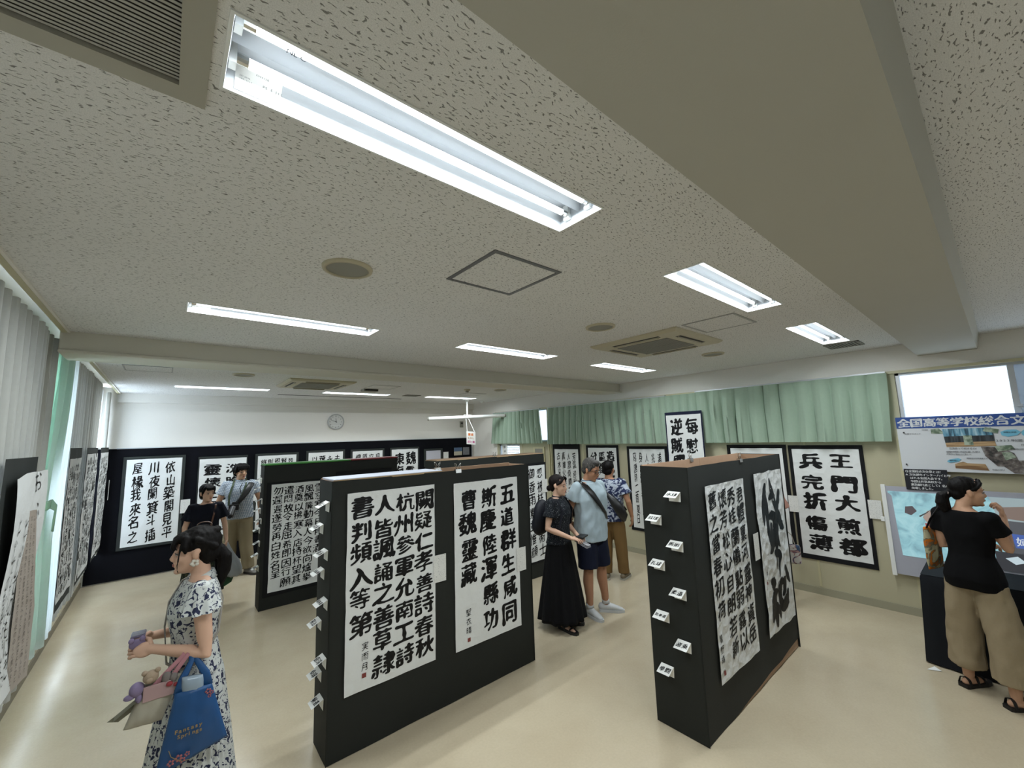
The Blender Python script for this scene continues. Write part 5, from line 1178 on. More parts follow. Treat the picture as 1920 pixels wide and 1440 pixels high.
def checks(name, base, line, sc=45):
    M = mat(name, base, .8, .2); N, L, b = nodes(M); mp = N['Mapping']; mp.inputs['Rotation'].default_value = (.15, .2, .4)
    sep = N.new('ShaderNodeSeparateXYZ'); L.new(mp.outputs[0], sep.inputs[0]); outs = []
    for ax in ('X', 'Z'):
        a = N.new('ShaderNodeMath'); a.operation = 'MULTIPLY'; a.inputs[1].default_value = sc; L.new(sep.outputs[ax], a.inputs[0]); f = N.new('ShaderNodeMath'); f.operation = 'FRACT'; L.new(a.outputs[0], f.inputs[0])
        g = N.new('ShaderNodeMath'); g.operation = 'LESS_THAN'; g.inputs[1].default_value = .22; L.new(f.outputs[0], g.inputs[0]); outs.append(g)
    mx = N.new('ShaderNodeMath'); mx.operation = 'MAXIMUM'; L.new(outs[0].outputs[0], mx.inputs[0]); L.new(outs[1].outputs[0], mx.inputs[1])
    c = N.new('ShaderNodeMixRGB'); c.inputs[1].default_value = (*S(base), 1); c.inputs[2].default_value = (*S(line), 1); L.new(mx.outputs[0], c.inputs[0]); L.new(c.outputs[0], b.inputs['Base Color']); return M
# ---- 1: woman in the floral dress, front left ----
P = person('woman in a blue-flowered pale dress at front left, looking left, hands together', (.19, 3.03), 178, 1.615, vox=.006, skin=SKINF, hk=1.02, hp=-2, headoff=(0, .012, .004),
           elb=[(-.215, -.045, 1.045), (.205, -.03, 1.05)], wri=[(-.105, .175, 1.095), (.09, .185, 1.10)],
           hands=[((.42, .9, .05), (.75, -.3, -.5), (0, .2, .9), .55), ((-.5, .85, .0), (-.75, -.3, -.5), (0, .2, .9), .6)])
face_children(P['t'], P['M'], P['k'], HAIRB)
FLOR = pattern('floral_cotton', '#c2c5c2', '#2b2f48', 42, .565, mid='#4a4e66', w_=.02, bump=.2)
cloth(P, 'blouse', shirt(P, .90, 1.382, .014, .0, .30, .058, .014), FLOR, .008, .006, 12, 2)
q = MB(); q.tube([(0, -.026, 1.368), (0, -.013, 1.412)], [.066, .060], 24, flat=(0, 1, 0)); place_local(P, q); q.build('collar', FLOR, P['t'], smooth=True, local=True)
for sg in (-1, 1):   # frilled cap sleeve
    q = MB(); rings = []
    for j, (rr_, zz) in enumerate(((.050, 1.385), (.066, 1.345), (.082, 1.30), (.090, 1.275))):
        rings.append([(sg*(.165+.028*j/3)+rr_*.85*math.cos(a*PI/18)*(1+.05*j*math.sin(a*1.6)), -.008+rr_*math.sin(a*PI/18)*(1+.05*j*math.sin(a*1.6)), zz+.012*math.cos(a*PI/18)*-sg*j/2) for a in range(36)])
    q.loft(rings, cap=False); place_local(P, q); q.build('sleeve_frill', FLOR, P['t'], smooth=True, local=True)
skirt(P, 'pleated_skirt', .985, .13, [(0, .128, .095), (.12, .168, .135), (.5, .20, .18), (1, .25, .235)], FLOR, 34, .05, 3)
q = MB(); q.loft([ering(z, .132, .102, 0, 28) for z in (.975, .998)]); place_local(P, q); q.build('waistband', FLOR, P['t'], smooth=True, local=True)
for i in (0, 1): shoe(P, i, mat('beige_shoe_%d' % i, '#8d8070', .5), name='shoe')
def h1(h):
    h.ell((0, -.028, .048), (.086, .102, .090), nu=24, nv=16); h.ell((0, -.060, -.012), (.072, .058, .075), nu=18, nv=12)
    h.ell((0, .046, .082), (.060, .050, .030), nu=18, nv=10)          # fringe root
    for x in (-.045, -.03, -.015, 0, .015, .03, .045): h.tube([(x*.9, .04, .104), (x, .082, .078), (x*1.05, .094, .048), (x*1.1, .091, .030)], [.012, .013, .011, .006], 8, rounded=True)
    for sg in (-1, 1):
        h.tube([(sg*.055, .04, .085), (sg*.075, .045, .04), (sg*.074, .04, .012)], [.018, .016, .008], 8, rounded=True)
        h.tube([(sg*.070, .058, .06), (sg*.078, .066, .0), (sg*.072, .074, -.05), (sg*.064, .070, -.09)], [.0055, .005, .0045, .003], 6, rounded=True)
        for a in range(7):   # braid down the side
            t_ = a/6; h.ell((sg*(.082-.02*t_), -.01-.085*t_, .072-.055*t_), (.017, .020, .018), nu=10, nv=8)
    h.ell((0, -.105, -.02), (.035, .032, .035), nu=12, nv=8)
    h.tube([(0, -.115, -.01), (0, -.145, -.06), (.0, -.140, -.14), (.005, -.115, -.215), (.0, -.10, -.25)], [.03, .036, .034, .022, .008], 12, rounded=True)
    h.tube([(.02, -.10, -.02), (.03, -.12, -.09), (.028, -.11, -.17)], [.02, .024, .01], 10, rounded=True)
    for a in range(9): h.ell((.05*math.cos(a*2.4), -.075+.03*math.sin(a*1.7), .09+.025*math.sin(a*3.1)), .024, nu=10, nv=8)
hair(P['t'], P['M'], P['k'], h1, HAIR, .005)
q = MB(); q.tube([Vector((.012*math.cos(a*.5), -.045+.035*math.cos(a*.52), .135+.018*math.sin(a*.52)))*1.02 for a in range(13)], .003, 6); q.xf(P['M']); q.build('hair_tie', mat('brown_tie', '#5a4438', .5), P['t'], local=True)
q = MB()
for a in range(5): q.ell((-.084+.004*a, -.002+.013*math.cos(a*1.26), -.052+.013*math.sin(a*1.26)), (.007, .010, .010), nu=8, nv=6, rot=Matrix.Rotation(a*1.26, 3, 'X'))
q.tube([(-.084, -.002, -.030), (-.086, -.002, -.045)], .0015, 5); q.xf(P['M']); q.build('flower_earring', mat('pearl_white', '#d5cfc2', .25), P['t'], smooth=True, local=True)
BAGS = mat('grey_bag_strap', '#8f8a82', .6)
ribbon(P, [(-.02, .128, 1.05), (.03, .140, 1.15), (.07, .128, 1.27), (.085, .075, 1.37), (.08, .0, 1.405), (.05, -.085, 1.365), (-.02, -.12, 1.25), (-.10, -.10, 1.10), (-.15, -.03, .99)], .012, .003, BAGS, 'shoulder_strap')
ribbon(P, [(-.02, .128, 1.05), (-.09, .120, 1.00), (-.15, .06, .97), (-.155, -.03, .985)], .012, .003, BAGS, 'shoulder_strap')
# phone in the hands with a lilac puffy charm
t = separate(P, 'phone', 'lilac-cased phone with a puffy charm held by the woman in the flowered dress', 'phone', (-.02, .24, 1.12))
LIL = mat('lilac_plastic', '#6b6279', .35); LILF = mat('lilac_felt', '#7f7190', .8)
q = MB(); q.box(-.05, .215, 1.150, .030, .275, 1.162); q.xf(Matrix.Translation((0, 0, 0))); wbuild(P, q, 'case', LIL, t, bevel=.004)
q = MB(); q.box(-.046, .219, 1.162, .026, .271, 1.1632); wbuild(P, q, 'glass', mat('phone_glass', '#3c3348', .08), t)
q = MB(); q.ell((-.06, .245, 1.125), (.012, .034, .026)); q.ell((-.065, .225, 1.148), (.010, .013, .014)); q.ell((-.065, .268, 1.146), (.010, .013, .014)); q.ell((-.058, .21, 1.10), (.012, .018, .022)); wbuild(P, q, 'charm', LILF, t, smooth=True)
# blue shopping bag on the left forearm
t = separate(P, 'shopping_bag', 'deep blue shopping bag with gold lettering on the forearm of the flowered-dress woman', 'bag', (-.24, .02, .62))
BB = mat('blue_bag_nylon', '#1b4a7c', .45, .4, noise_s=6, noise_a=.12, bump=.35, bump_s=14)
def bagsh(x0, pts, thick, puff=.5, n=16, seed=0, nz=20):
    """soft bag: outline in the local y/z plane, padded along x"""
    mb = MB(); rows = []
    for j in range(nz+1):
        v = j/nz; (ya, za), (yb, zb) = [(a[0]+(b_[0]-a[0])*v, a[1]+(b_[1]-a[1])*v) for a, b_ in pts]
        f, bk = [], []
        for i in range(n+1):
            u = i/n; y = ya+(yb-ya)*u; z = za+(zb-za)*u
            d = thick*(math.sin(PI*u)**.5)*(math.sin(PI*min(.98, .08+v*.92))**.6)*(1+.25*noise.noise(Vector((y*18, z*14, seed)))); w_ = .006*noise.noise(Vector((y*30, z*12, seed+2)))
            f.append((x0-d-.002+w_, y, z)); bk.append((x0+d+.002+w_, y, z))
        rows.append(f+bk[::-1])
    mb.loft(rows, cap=True); return mb
q = bagsh(-.262, [((.075, .91), (.135, .55)), ((-.075, .905), (-.155, .62))], .035, seed=3); BO = wbuild(P, q, 'bag_body', BB, t, smooth=True)
q = MB()
for ys_ in ((.062, .0), (-.058, -.02)): q.tube([(-.262, ys_[0], .90), (-.25, ys_[0]*.8, .96), (-.225, ys_[1]+.015, 1.03), (-.20, ys_[1]+.02, 1.075), (-.165, ys_[1]+.02, 1.045)], [(.006, .022), (.006, .018), (.005, .013), (.005, .012), (.004, .011)], 8, flat=(1, 0, 0))
wbuild(P, q, 'handles', BB, t, smooth=True)
q = bagsh(-.258, [((.052, .975), (.05, .88)), ((-.035, .96), (-.05, .86))], .022, seed=9, nz=8); wbuild(P, q, 'plastic_pouch', mat('clear_pouch', '#8c9ba8', .2), t, smooth=True)
load_glyphs('FantasySprings')
gold = mat('gold_print', '#8d7548', .5)
# writing follows the front face of the bag
class BagF(Frame):
    def p(s, x, y, h=0):
        loc = Vector((-.262-.046-h, .062-x, .80-y)); return s.M @ (loc*s.s)
bf = BagF((0, 0, 0), (1, 0, 0), (0, 1, 0), 1, 1); bf.M = wm(P['t']); bf.s = P['s']
ink_mb(bf, line_text('Fantasy', .0, .05, .026, wgt=.03, pitch=.62)+line_text('Springs', .012, .075, .025, wgt=.03, pitch=.58), .003).build('gold_lettering', gold, t)
q = MB()
fm = [(.045, .60, .011), (.03, .585, .009), (.075, .59, .010), (.012, .605, .008), (-.06, .86, .009), (-.075, .85, .007), (-.066, .835, .006)]
for y, z, r_ in fm:
    if z > .8 and q.v and q.v[0][2] < .8: wbuild(P, q, 'flower_print', mat('pink_print', '#9a5a5e', .6), t); q = MB()
    for a in range(5): q.ell((-.296 if z < .8 else -.283, y+r_*math.cos(a*1.257), z+.02+r_*math.sin(a*1.257)), (.003, r_*.55, r_*.55), nu=7, nv=5)
wbuild(P, q, 'flower_print', mat('rose_print', '#9a5a5e', .6), t)
q = MB(); q.tube([(-.297, .085, .67), (-.299, .075, .64), (-.299, .055, .62), (-.297, .03, .60), (-.297, -.0, .595)], .0016, 5); wbuild(P, q, 'stem_print', gold, t)
# white tote with pink handles
t = separate(P, 'tote_bag', 'off-white tote with pink handles and stuffed toys, hung beside the blue bag', 'bag', (-.2, .17, .79))
TW = mat('cream_canvas', '#aaa596', .8, noise_s=10, noise_a=.1, bump=.3, bump_s=18)
q = bagsh(-.20, [((.205, .97), (.265, .79)), ((.055, .975), (.12, .78))], .032, seed=5); wbuild(P, q, 'bag_body', TW, t, smooth=True)
PK = mat('pink_webbing', '#a8757c', .7); q = MB()
for y0_, y1_ in ((.165, .035), (.105, .015)): q.tube([(-.222, y0_, .955), (-.225, (y0_+y1_)/2+.012, 1.01), (-.215, y1_+.015, 1.065), (-.175, y1_+.015, 1.085), (-.150, y1_+.025, 1.05)], [(.003, .011)]*5, 8, flat=(1, 0, 0))
wbuild(P, q, 'handles', PK, t)
q = MB(); q.box(-.236, .08, .90, -.230, .20, .97); wbuild(P, q, 'pink_patch', mat('pale_pink_cloth', '#a88b8b', .8), t, bevel=.002)
q = MB(); q.add([(-.2, .205, .93), (-.2, .30, .865), (-.2, .325, .85), (-.2, .285, .835), (-.2, .225, .87)], [(0, 1, 2, 3, 4)]); q.add([(-.2, .205, .93), (-.24, .215, .92), (-.24, .30, .86), (-.2, .30, .865)], [(0, 1, 2, 3)]); wbuild(P, q, 'flap', mat('olive_grey_cloth', '#6f6d5c', .8), t)
t = separate(P, 'stuffed_toy', 'cream and lilac stuffed toys clustered at the top of the off-white tote', 'toy', (-.2, .17, .98))
q = MB(); q.ell((-.215, .175, 1.005), (.03, .032, .030)); q.ell((-.22, .15, 1.032), .012); q.ell((-.22, .20, 1.030), .012); q.ell((-.245, .178, 1.0), (.010, .014, .011)); wbuild(P, q, 'head', mat('cream_plush', '#a08d78', .95, bump=.3, bump_s=300), t, smooth=True)
q = MB(); q.ell((-.22, .225, .965), (.026, .03, .034)); q.ell((-.225, .25, .94), (.014, .022, .014)); q.ell((-.225, .215, .925), (.014, .014, .022)); wbuild(P, q, 'body', LILF, t, smooth=True)
q = MB(); q.ell((-.22, .115, .985), (.02, .02, .03)); q.ell((-.222, .085, .975), (.02, .017, .024)); wbuild(P, q, 'small_bear', mat('grey_plush', '#77706c', .95), t, smooth=True)
q = MB(); q.ell((-.24, .10, .955), (.009, .014, .011)); q.ell((-.24, .075, .945), (.009, .010, .010)); wbuild(P, q, 'red_bow', mat('red_bow', '#8f2f35', .7), t, smooth=True)

# ---- 2: woman in navy top ----
P = person('woman in a navy top and dark green skirt with a white plastic bag, far left', (.47, 6.98), 268, 1.57, skin=SKINF, hy=28, hp=-4, elb=[(-.225, -.02, 1.09), (.225, -.02, 1.09)], wri=[(-.25, .05, .88), (.215, .03, .88)],
           hands=[((-.05, .15, -1), (1, 0, 0), (0, 1, 0), 1.0), ((0, .15, -1), (-1, 0, 0), (0, 1, 0), .4)])
face_children(P['t'], P['M'], P['k'])
cloth(P, 'navy_top', shirt(P, .84, 1.392, .026, .02, .62, .068, .02), mat('navy_knit', '#10131f', .85, .2), .01, .008)
skirt(P, 'skirt', .95, .22, [(0, .15, .11), (.15, .185, .15), (1, .25, .23)], pattern('dark_green_print', '#1d231c', '#4c4c34', 30, .6), 10, .05, 2)
def h2(h):
    h.ell((0, -.03, .046), (.084, .099, .088), nu=20, nv=14); h.ell((0, -.06, -.02), (.07, .055, .07)); h.ell((0, -.105, -.05), (.035, .035, .05))
    for x in (-.05, -.03, -.01, .01, .03, .05): h.tube([(x*.8, .03, .108), (x, .078, .08), (x*1.05, .088, .052)], [.014, .013, .008], 8, rounded=True)
    for sg in (-1, 1): h.tube([(sg*.06, .04, .08), (sg*.078, .03, .03), (sg*.075, .022, -.03)], [.018, .014, .006], 8, rounded=True)
hair(P['t'], P['M'], 1., h2, HAIR, .007)
for i in (0, 1): shoe(P, i, mat('black_flat_%d' % i, '#18181a', .5))
ribbon(P, [(-.09, -.02, 1.40), (-.105, .07, 1.37), (-.085, .135, 1.25), (-.06, .145, 1.12), (-.05, .145, 1.02)], .022, .003, mat('brown_leather', '#5b3b2c', .5), 'brown_strap')
t = separate(P, 'plastic_bag', 'white plastic shopping bag held by the woman in navy', 'bag', (-.3, .07, .36))
q = MB(); rings = []
for j, (z, rx, ry, cx_) in enumerate(((.83, .012, .012, -.26), (.78, .03, .03, -.265), (.68, .065, .05, -.285), (.56, .105, .075, -.315), (.46, .125, .085, -.34), (.385, .11, .075, -.355), (.36, .06, .04, -.36))):
    rings.append([(cx_+rx*math.cos(a*PI/16)*(1+.22*noise.noise(Vector((a*.5, z*6, 1)))), .06+ry*math.sin(a*PI/16)*(1+.25*noise.noise(Vector((a*.6, z*6, 4)))), z+.01*math.sin(a)) for a in range(32)])
q.loft(rings); wbuild(P, q, 'bag_body', mat('white_polythene', '#a9adb0', .3, .5, trans=.3, bump=.5, bump_s=25), t, smooth=True)
t = separate(P, 'green_folder', 'green folder hanging below the white plastic bag', 'folder', (-.3, .02, .2)); q = MB(); q.add([(-.17, .03, .34), (-.37, .0, .36), (-.34, .0, .27), (-.19, .03, .20), (-.17, .038, .34), (-.37, .008, .36), (-.34, .008, .27), (-.19, .038, .20)], [(0, 1, 2, 3), (7, 6, 5, 4), (0, 4, 5, 1), (1, 5, 6, 2), (2, 6, 7, 3), (3, 7, 4, 0)]); wbuild(P, q, 'cover', mat('folder_green', '#1d4a2c', .5), t)

# ---- 3: photographer ----
P = person('man in a white checked shirt with a camera on his chest by the far wall', (1.00, 8.30), 262, 1.76, False, skin=SKIN, hy=30, hp=-2, elb=[(-.27, -.04, 1.10), (.27, -.02, 1.10)], wri=[(-.29, .02, .86), (.20, .10, .92)],
           hands=[((-.05, .15, -1), (1, 0, 0), (0, 1, 0), .5), ((-.6, .6, .2), (-.5, 0, -.6), (0, .2, 1), .5)], knee=[(-.11, .02, .47), (.10, .0, .47)], ank=[(-.16, .05, .085), (.10, 0, .085)], toe=[(-.55, .8), (.2, 1)])
face_children(P['t'], P['M'], P['k'], female=False)
CHK = checks('white_blue_check_shirt', '#b5bcc4', '#5d6f84', 42)
cloth(P, 'shirt', shirt(P, .84, 1.40, .024, .012, .55, .072, .018), CHK, .01, .012, 8)
q = MB(); q.tube([(0, -.012, 1.385), (0, -.005, 1.43)], [.082, .072], 20, flat=(0, 1, 0)); place_local(P, q); q.build('collar', CHK, P['t'], smooth=True, local=True)
KH = mat('khaki_cotton', '#8b8068', .85, .2, noise_s=5, noise_a=.08)
trousers(P, KH, r=(.108, .092, .085), z0=.075)
for i in (0, 1): shoe(P, i, mat('grey_shoe_%d' % i, '#77736c', .6), mat('dark_sole_%d' % i, '#3a3733', .6))
def h3(h):
    h.ell((0, -.025, .048), (.092, .104, .092), nu=20, nv=14); h.ell((0, -.06, -.01), (.078, .055, .07))
    for a in range(16): x = -.075+.15*a/15; h.tube([(x*.6, .01, .125), (x*.95, .075, .092), (x*1.1, .088, .05+.012*math.sin(a*2))], [.016, .015, .006], 8, rounded=True)
    for sg in (-1, 1): h.tube([(sg*.07, .03, .09), (sg*.088, .02, .03), (sg*.082, .0, -.035)], [.022, .018, .006], 8, rounded=True); h.tube([(sg*.07, -.03, .09), (sg*.09, -.03, .03), (sg*.08, -.04, -.05)], [.022, .02, .008], 8, rounded=True)
hair(P['t'], P['M'], 1., h3, HAIR, .007)
t = separate(P, 'camera', 'black camera hanging on the chest of the man in the checked shirt', 'camera', (.06, .2, .93))
BLK = mat('black_plastic', '#141416', .4)
q = MB(); q.box(.0, .15, .985, .13, .21, 1.075); wbuild(P, q, 'camera_body', BLK, t, bevel=.01); q = MB(); q.box(.04, .15, 1.075, .09, .20, 1.105); wbuild(P, q, 'viewfinder', BLK, t, bevel=.008)
q = MB(); q.tube([(.07, .20, 1.03), (.085, .25, .98), (.10, .29, .93)], [.040, .040, .044], 20); q.tube([(.10, .29, .93), (.103, .298, .92)], [.047, .047], 20); wbuild(P, q, 'lens', BLK, t, angle=40); q = MB(); q.ell((.104, .300, .917), (.032, .012, .032)); wbuild(P, q, 'front_glass', mat('lens_glass', '#20202a', .05), t, smooth=True)
STP = mat('green_strap', '#3c4a34', .7); q = MB()
q.tube([(.0, .17, 1.06), (-.03, .16, 1.2), (-.075, .12, 1.34), (-.075, .02, 1.425)], [(.003, .014)]*4, 6, flat=(0, 1, 0)); q.tube([(.13, .17, 1.06), (.13, .16, 1.2), (.095, .12, 1.34), (.08, .02, 1.425)], [(.003, .016)]*4, 6, flat=(0, 1, 0)); q.tube([(-.075, .02, 1.425), (0, -.075, 1.42), (.08, .02, 1.425)], [(.016, .004)]*3, 6, flat=(0, 0, 1)); wbuild(P, q, 'strap', STP, t)
t = separate(P, 'sling_strap', 'broad black sling strap across the checked shirt', 'strap', (.0, .15, 1.1))
q = MB(); q.tube([(-.14, -.03, 1.395), (-.145, .075, 1.36), (-.10, .15, 1.26), (-.02, .168, 1.14), (.08, .165, 1.02), (.17, .10, .93)], [(.005, .028), (.006, .04), (.006, .042), (.006, .036), (.005, .026), (.004, .02)], 8, flat=(0, 1, .2)); wbuild(P, q, 'webbing', BLK, t, smooth=True)
q = MB(); q.tube([(-.03, .172, 1.38), (.0, .178, 1.30), (-.02, .172, 1.22)], [.006]*3, 6); wbuild(P, q, 'cord', BLK, t)

# ---- 4: woman in black skirt ----
P = person('woman in patterned black blouse and long black skirt beside the gray-haired man', (3.50, 3.39), 288, 1.625, skin=SKINF, hy=6, hp=-6, elb=[(-.215, -.01, 1.08), (.225, -.03, 1.09)], wri=[(-.06, .20, .985), (.12, .20, .99)],
           hands=[((.65, .75, .0), (.3, .1, -.9), (0, .9, .3), .45), ((.15, 1.0, .05), (-.2, .1, -.95), (-.9, .2, .3), .5)], ank=[(-.08, .02, .085), (.09, .06, .085)], toe=[(-.1, 1), (.35, 1)])
face_children(P['t'], P['M'], P['k'])
cloth(P, 'blouse', shirt(P, .90, 1.40, .018, .004, .55, .062, .016), pattern('black_dot_print', '#15191f', '#8f9296', 120, .66, w_=.02), .009, .006)
q = MB(); q.tube([(0, -.012, 1.385), (0, -.008, 1.422)], [.066, .056], 24, flat=(0, 1, 0)); place_local(P, q); q.build('collar', mat('black_collar', '#15191f', .8), P['t'], smooth=True, local=True)
skirt(P, 'long_skirt', 1.0, .10, [(0, .135, .10), (.15, .172, .14), (.5, .21, .19), (1, .275, .26)], mat('black_skirt_cotton', '#0b0b0e', .85, .2), 14, .06, 6)
def h4(h):
    h.ell((0, -.028, .044), (.081, .098, .086), nu=20, nv=14); h.ell((0, -.06, -.015), (.066, .052, .065)); h.ell((0, -.115, -.045), (.03, .032, .034))
    for sg in (-1, 1): h.tube([(sg*.012, .06, .112), (sg*.045, .070, .088), (sg*.070, .05, .05), (sg*.077, .01, .02)], [.012, .015, .015, .012], 8, rounded=True)
hair(P['t'], P['M'], 1., h4, HAIRB, .007)
for i in (0, 1): shoe(P, i, mat('black_sandal_%d' % i, '#111113', .5), name='sandal', sandal=True)
t = separate(P, 'backpack', 'dark navy backpack worn by the woman in the long black skirt', 'backpack', (0, -.24, .95))
NBP = mat('navy_nylon', '#12141d', .6, .3, noise_s=6, noise_a=.2); q = MB(); q.ell((0, -.215, 1.17), (.15, .09, .20), nu=24, nv=16); q.ell((0, -.25, 1.08), (.14, .08, .13), nu=20, nv=12); me = remeshed(place_local(P, q), .012, 3, 'pack'); me.transform(wm(t).inverted() @ wm(P['t'])); meshobj('pack_body', me, NBP, t)
q = MB(); 
for sg in (-1, 1): q.tube([(sg*.10, -.13, 1.33), (sg*.11, -.04, 1.405), (sg*.115, .05, 1.375), (sg*.125, .115, 1.27), (sg*.15, .08, 1.10), (sg*.16, -.06, 1.02)], [(.004, .018)]*6, 6, flat=(sg, 0, .3))
wbuild(P, q, 'shoulder_straps', NBP, t)
t = separate(P, 'phone_wallet', 'black phone wallet held by the woman in the long black skirt', 'phone', (.03, .28, 1.0)); q = MB(); q.box(-.03, .255, .995, .13, .345, 1.012); wbuild(P, q, 'cover', BLK, t, bevel=.004)
t = separate(P, 'leaflet', 'folded printed leaflets held under the black phone wallet', 'leaflet', (.05, .3, .95)); q = MB()
for k_ in range(3): q.add([(-.03+.01*k_, .24, .965-.008*k_), (.12+.015*k_, .25, .985-.008*k_), (.14+.01*k_, .40, .93-.01*k_), (-.01, .38, .905-.01*k_)], [(0, 1, 2, 3)])
wbuild(P, q, 'pages', pattern('leaflet_print', '#a5a6a8', '#6e6870', 60, .58), t)

# ---- 5: gray-haired man in polo ----
P = person('gray-haired man with glasses in a pale blue polo and navy shorts', (3.98, 3.32), 266, 1.785, False, skin=SKINT, hy=14, hp=-20, headoff=(0, .03, -.005), elb=[(-.25, -.08, 1.12), (.255, -.07, 1.12)], wri=[(-.16, -.14, .95), (.19, -.15, .95)],
           hands=[((.8, -.1, -.3), (0, -1, 0), (0, 0, 1), .6), ((-.8, -.1, -.3), (0, -1, 0), (0, 0, 1), .6)], ank=[(-.14, .03, .085), (.08, .0, .085)], toe=[(-.75, .8), (.1, 1)], knee=[(-.11, .02, .47), (.09, .015, .47)])
face_children(P['t'], P['M'], P['k'], HAIRG, female=False, open_=.8)
PB = mat('pale_blue_pique', '#a8b8c0', .85, .2, noise_s=6, noise_a=.04, bump=.25, bump_s=500)
cloth(P, 'polo_shirt', shirt(P, .78, 1.40, .032, .012, .58, .074, .012), PB, .01, .017, 8)
q = MB(); q.tube([(0, -.008, 1.375), (0, .0, 1.425)], [.085, .072], 24, flat=(0, 1, 0)); place_local(P, q); q.build('collar', PB, P['t'], smooth=True, local=True)
q = MB(); q.tube([(.0+.075*math.sin(a*.35), .0+.075*math.cos(a*.35)-.004, 1.424) for a in range(18)], .0025, 5); place_local(P, q); q.build('collar_piping', mat('dark_blue_piping', '#33496b', .6), P['t'], local=True)
trousers(P, mat('navy_shorts_cotton', '#151a2c', .85, .2), z1=.93, z0=.50, r=(.118, .108, .10), ease=.02, name='shorts')
WS = mat('white_leather', '#c9cbcc', .45)
for i in (0, 1):
    shoe(P, i, WS); a_ = P['ank'][i]; q = MB(); q.tube([(a_[0], a_[1], .085), (a_[0], a_[1]-.005, .135)], [.042, .040], 16); place_local(P, q); q.build('sock', mat('white_sock_%d' % i, '#c2c4c4', .9), P['t'], smooth=True, local=True)
def h5(h):
    h.ell((0, -.024, .048), (.084, .098, .088), nu=20, nv=14); h.ell((0, -.058, -.01), (.074, .05, .058)); h.ell((0, .03, .10), (.058, .045, .028))
    for sg in (-1, 1): h.ell((sg*.074, .01, .025), (.010, .024, .035))
hair(P['t'], P['M'], 1., h5, HAIRG, .007)
t = separate(P, 'glasses', 'black-framed glasses on the gray-haired man', 'glasses', (0, .1, 1.55)); q = MB()
for sg in (-1, 1):
    q.tube([(sg*.033+.023*math.cos(a*PI/8), .097-.002*abs(math.cos(a*PI/8)), .002+.016*math.sin(a*PI/8)) for a in range(17)], .0022, 6); q.tube([(sg*.056, .095, .008), (sg*.074, .06, .012), (sg*.080, .0, .008)], .0022, 6)
q.tube([(-.011, .099, .004), (.011, .099, .004)], .0022, 6); q.xf(P['M']); q.xf(wm(P['t'])); q.build('frame', BLK, t)
t = separate(P, 'sling_bag', 'black sling bag strap worn across the pale blue polo', 'bag', (0, .1, 1.1))
q = MB(); q.tube([(.13, -.07, 1.385), (.135, .0, 1.42), (.14, .085, 1.375), (.10, .148, 1.29), (.02, .168, 1.18), (-.08, .158, 1.07), (-.13, .13, 1.0)], [(.005, .03), (.005, .035), (.007, .04), (.007, .038), (.006, .03), (.004, .018), (.003, .012)], 8, flat=(0, 1, .2)); wbuild(P, q, 'strap', BLK, t, smooth=True)
q = MB(); q.ell((.02, -.20, 1.12), (.11, .06, .14)); wbuild(P, q, 'pouch', BLK, t, smooth=True)

# ---- 6: man in patterned shirt, from behind ----
P = person('man in a navy and white patterned shirt seen from behind, facing the right wall', (5.10, 3.86), 20, 1.67, False, hy=-10, skin=SKINT, elb=[(-.25, .05, 1.10), (.27, -.04, 1.10)], wri=[(-.2, .22, 1.05), (.285, .05, .885)],
           ank=[(-.10, -.03, .085), (.12, .06, .085)], knee=[(-.095, .0, .47), (.11, .04, .47)], toe=[(-.3, 1), (.15, 1)])
face_children(P['t'], P['M'], P['k'], female=False)
cloth(P, 'aloha_shirt', shirt(P, .82, 1.405, .028, .014, .62, .076, .02), pattern('aloha_print', '#a9b0bc', '#262d4c', 17, .5, mid='#56607c', w_=.03), .01, .01)
trousers(P, mat('brown_chino', '#6f5735', .85, .2, noise_s=5, noise_a=.1), r=(.11, .085, .075), z0=.075)
for i in (0, 1): shoe(P, i, mat('tan_shoe_%d' % i, '#6e6350', .6), mat('pale_sole_%d' % i, '#a3a096', .6))
hair(P['t'], P['M'], 1., lambda h: (h.ell((0, -.025, .048), (.085, .100, .090), nu=20, nv=14), h.ell((0, -.06, -.015), (.074, .052, .065)), h.ell((0, .035, .098), (.058, .045, .03))), HAIR, .007)
t = separate(P, 'shoulder_bag', 'black crescent shoulder bag on the man in the patterned shirt', 'bag', (.12, -.2, .95))
q = MB(); q.tube([(.02, -.165, 1.20), (.10, -.185, 1.12), (.17, -.18, 1.02), (.215, -.15, .92), (.21, -.12, .86)], [(.03, .03), (.045, .06), (.05, .075), (.048, .07), (.03, .04)], 14, flat=(0, 1, 0), rounded=True); wbuild(P, q, 'bag_body', BLK, t, smooth=True)
q = MB(); q.tube([(.03, -.165, 1.19), (-.06, -.155, 1.30), (-.12, -.09, 1.39), (-.12, .03, 1.385), (-.06, .15, 1.25), (.08, .17, 1.08), (.2, .10, .95)], [(.004, .016)]*7, 6, flat=(0, 1, .1)); wbuild(P, q, 'strap', BLK, t, smooth=True)

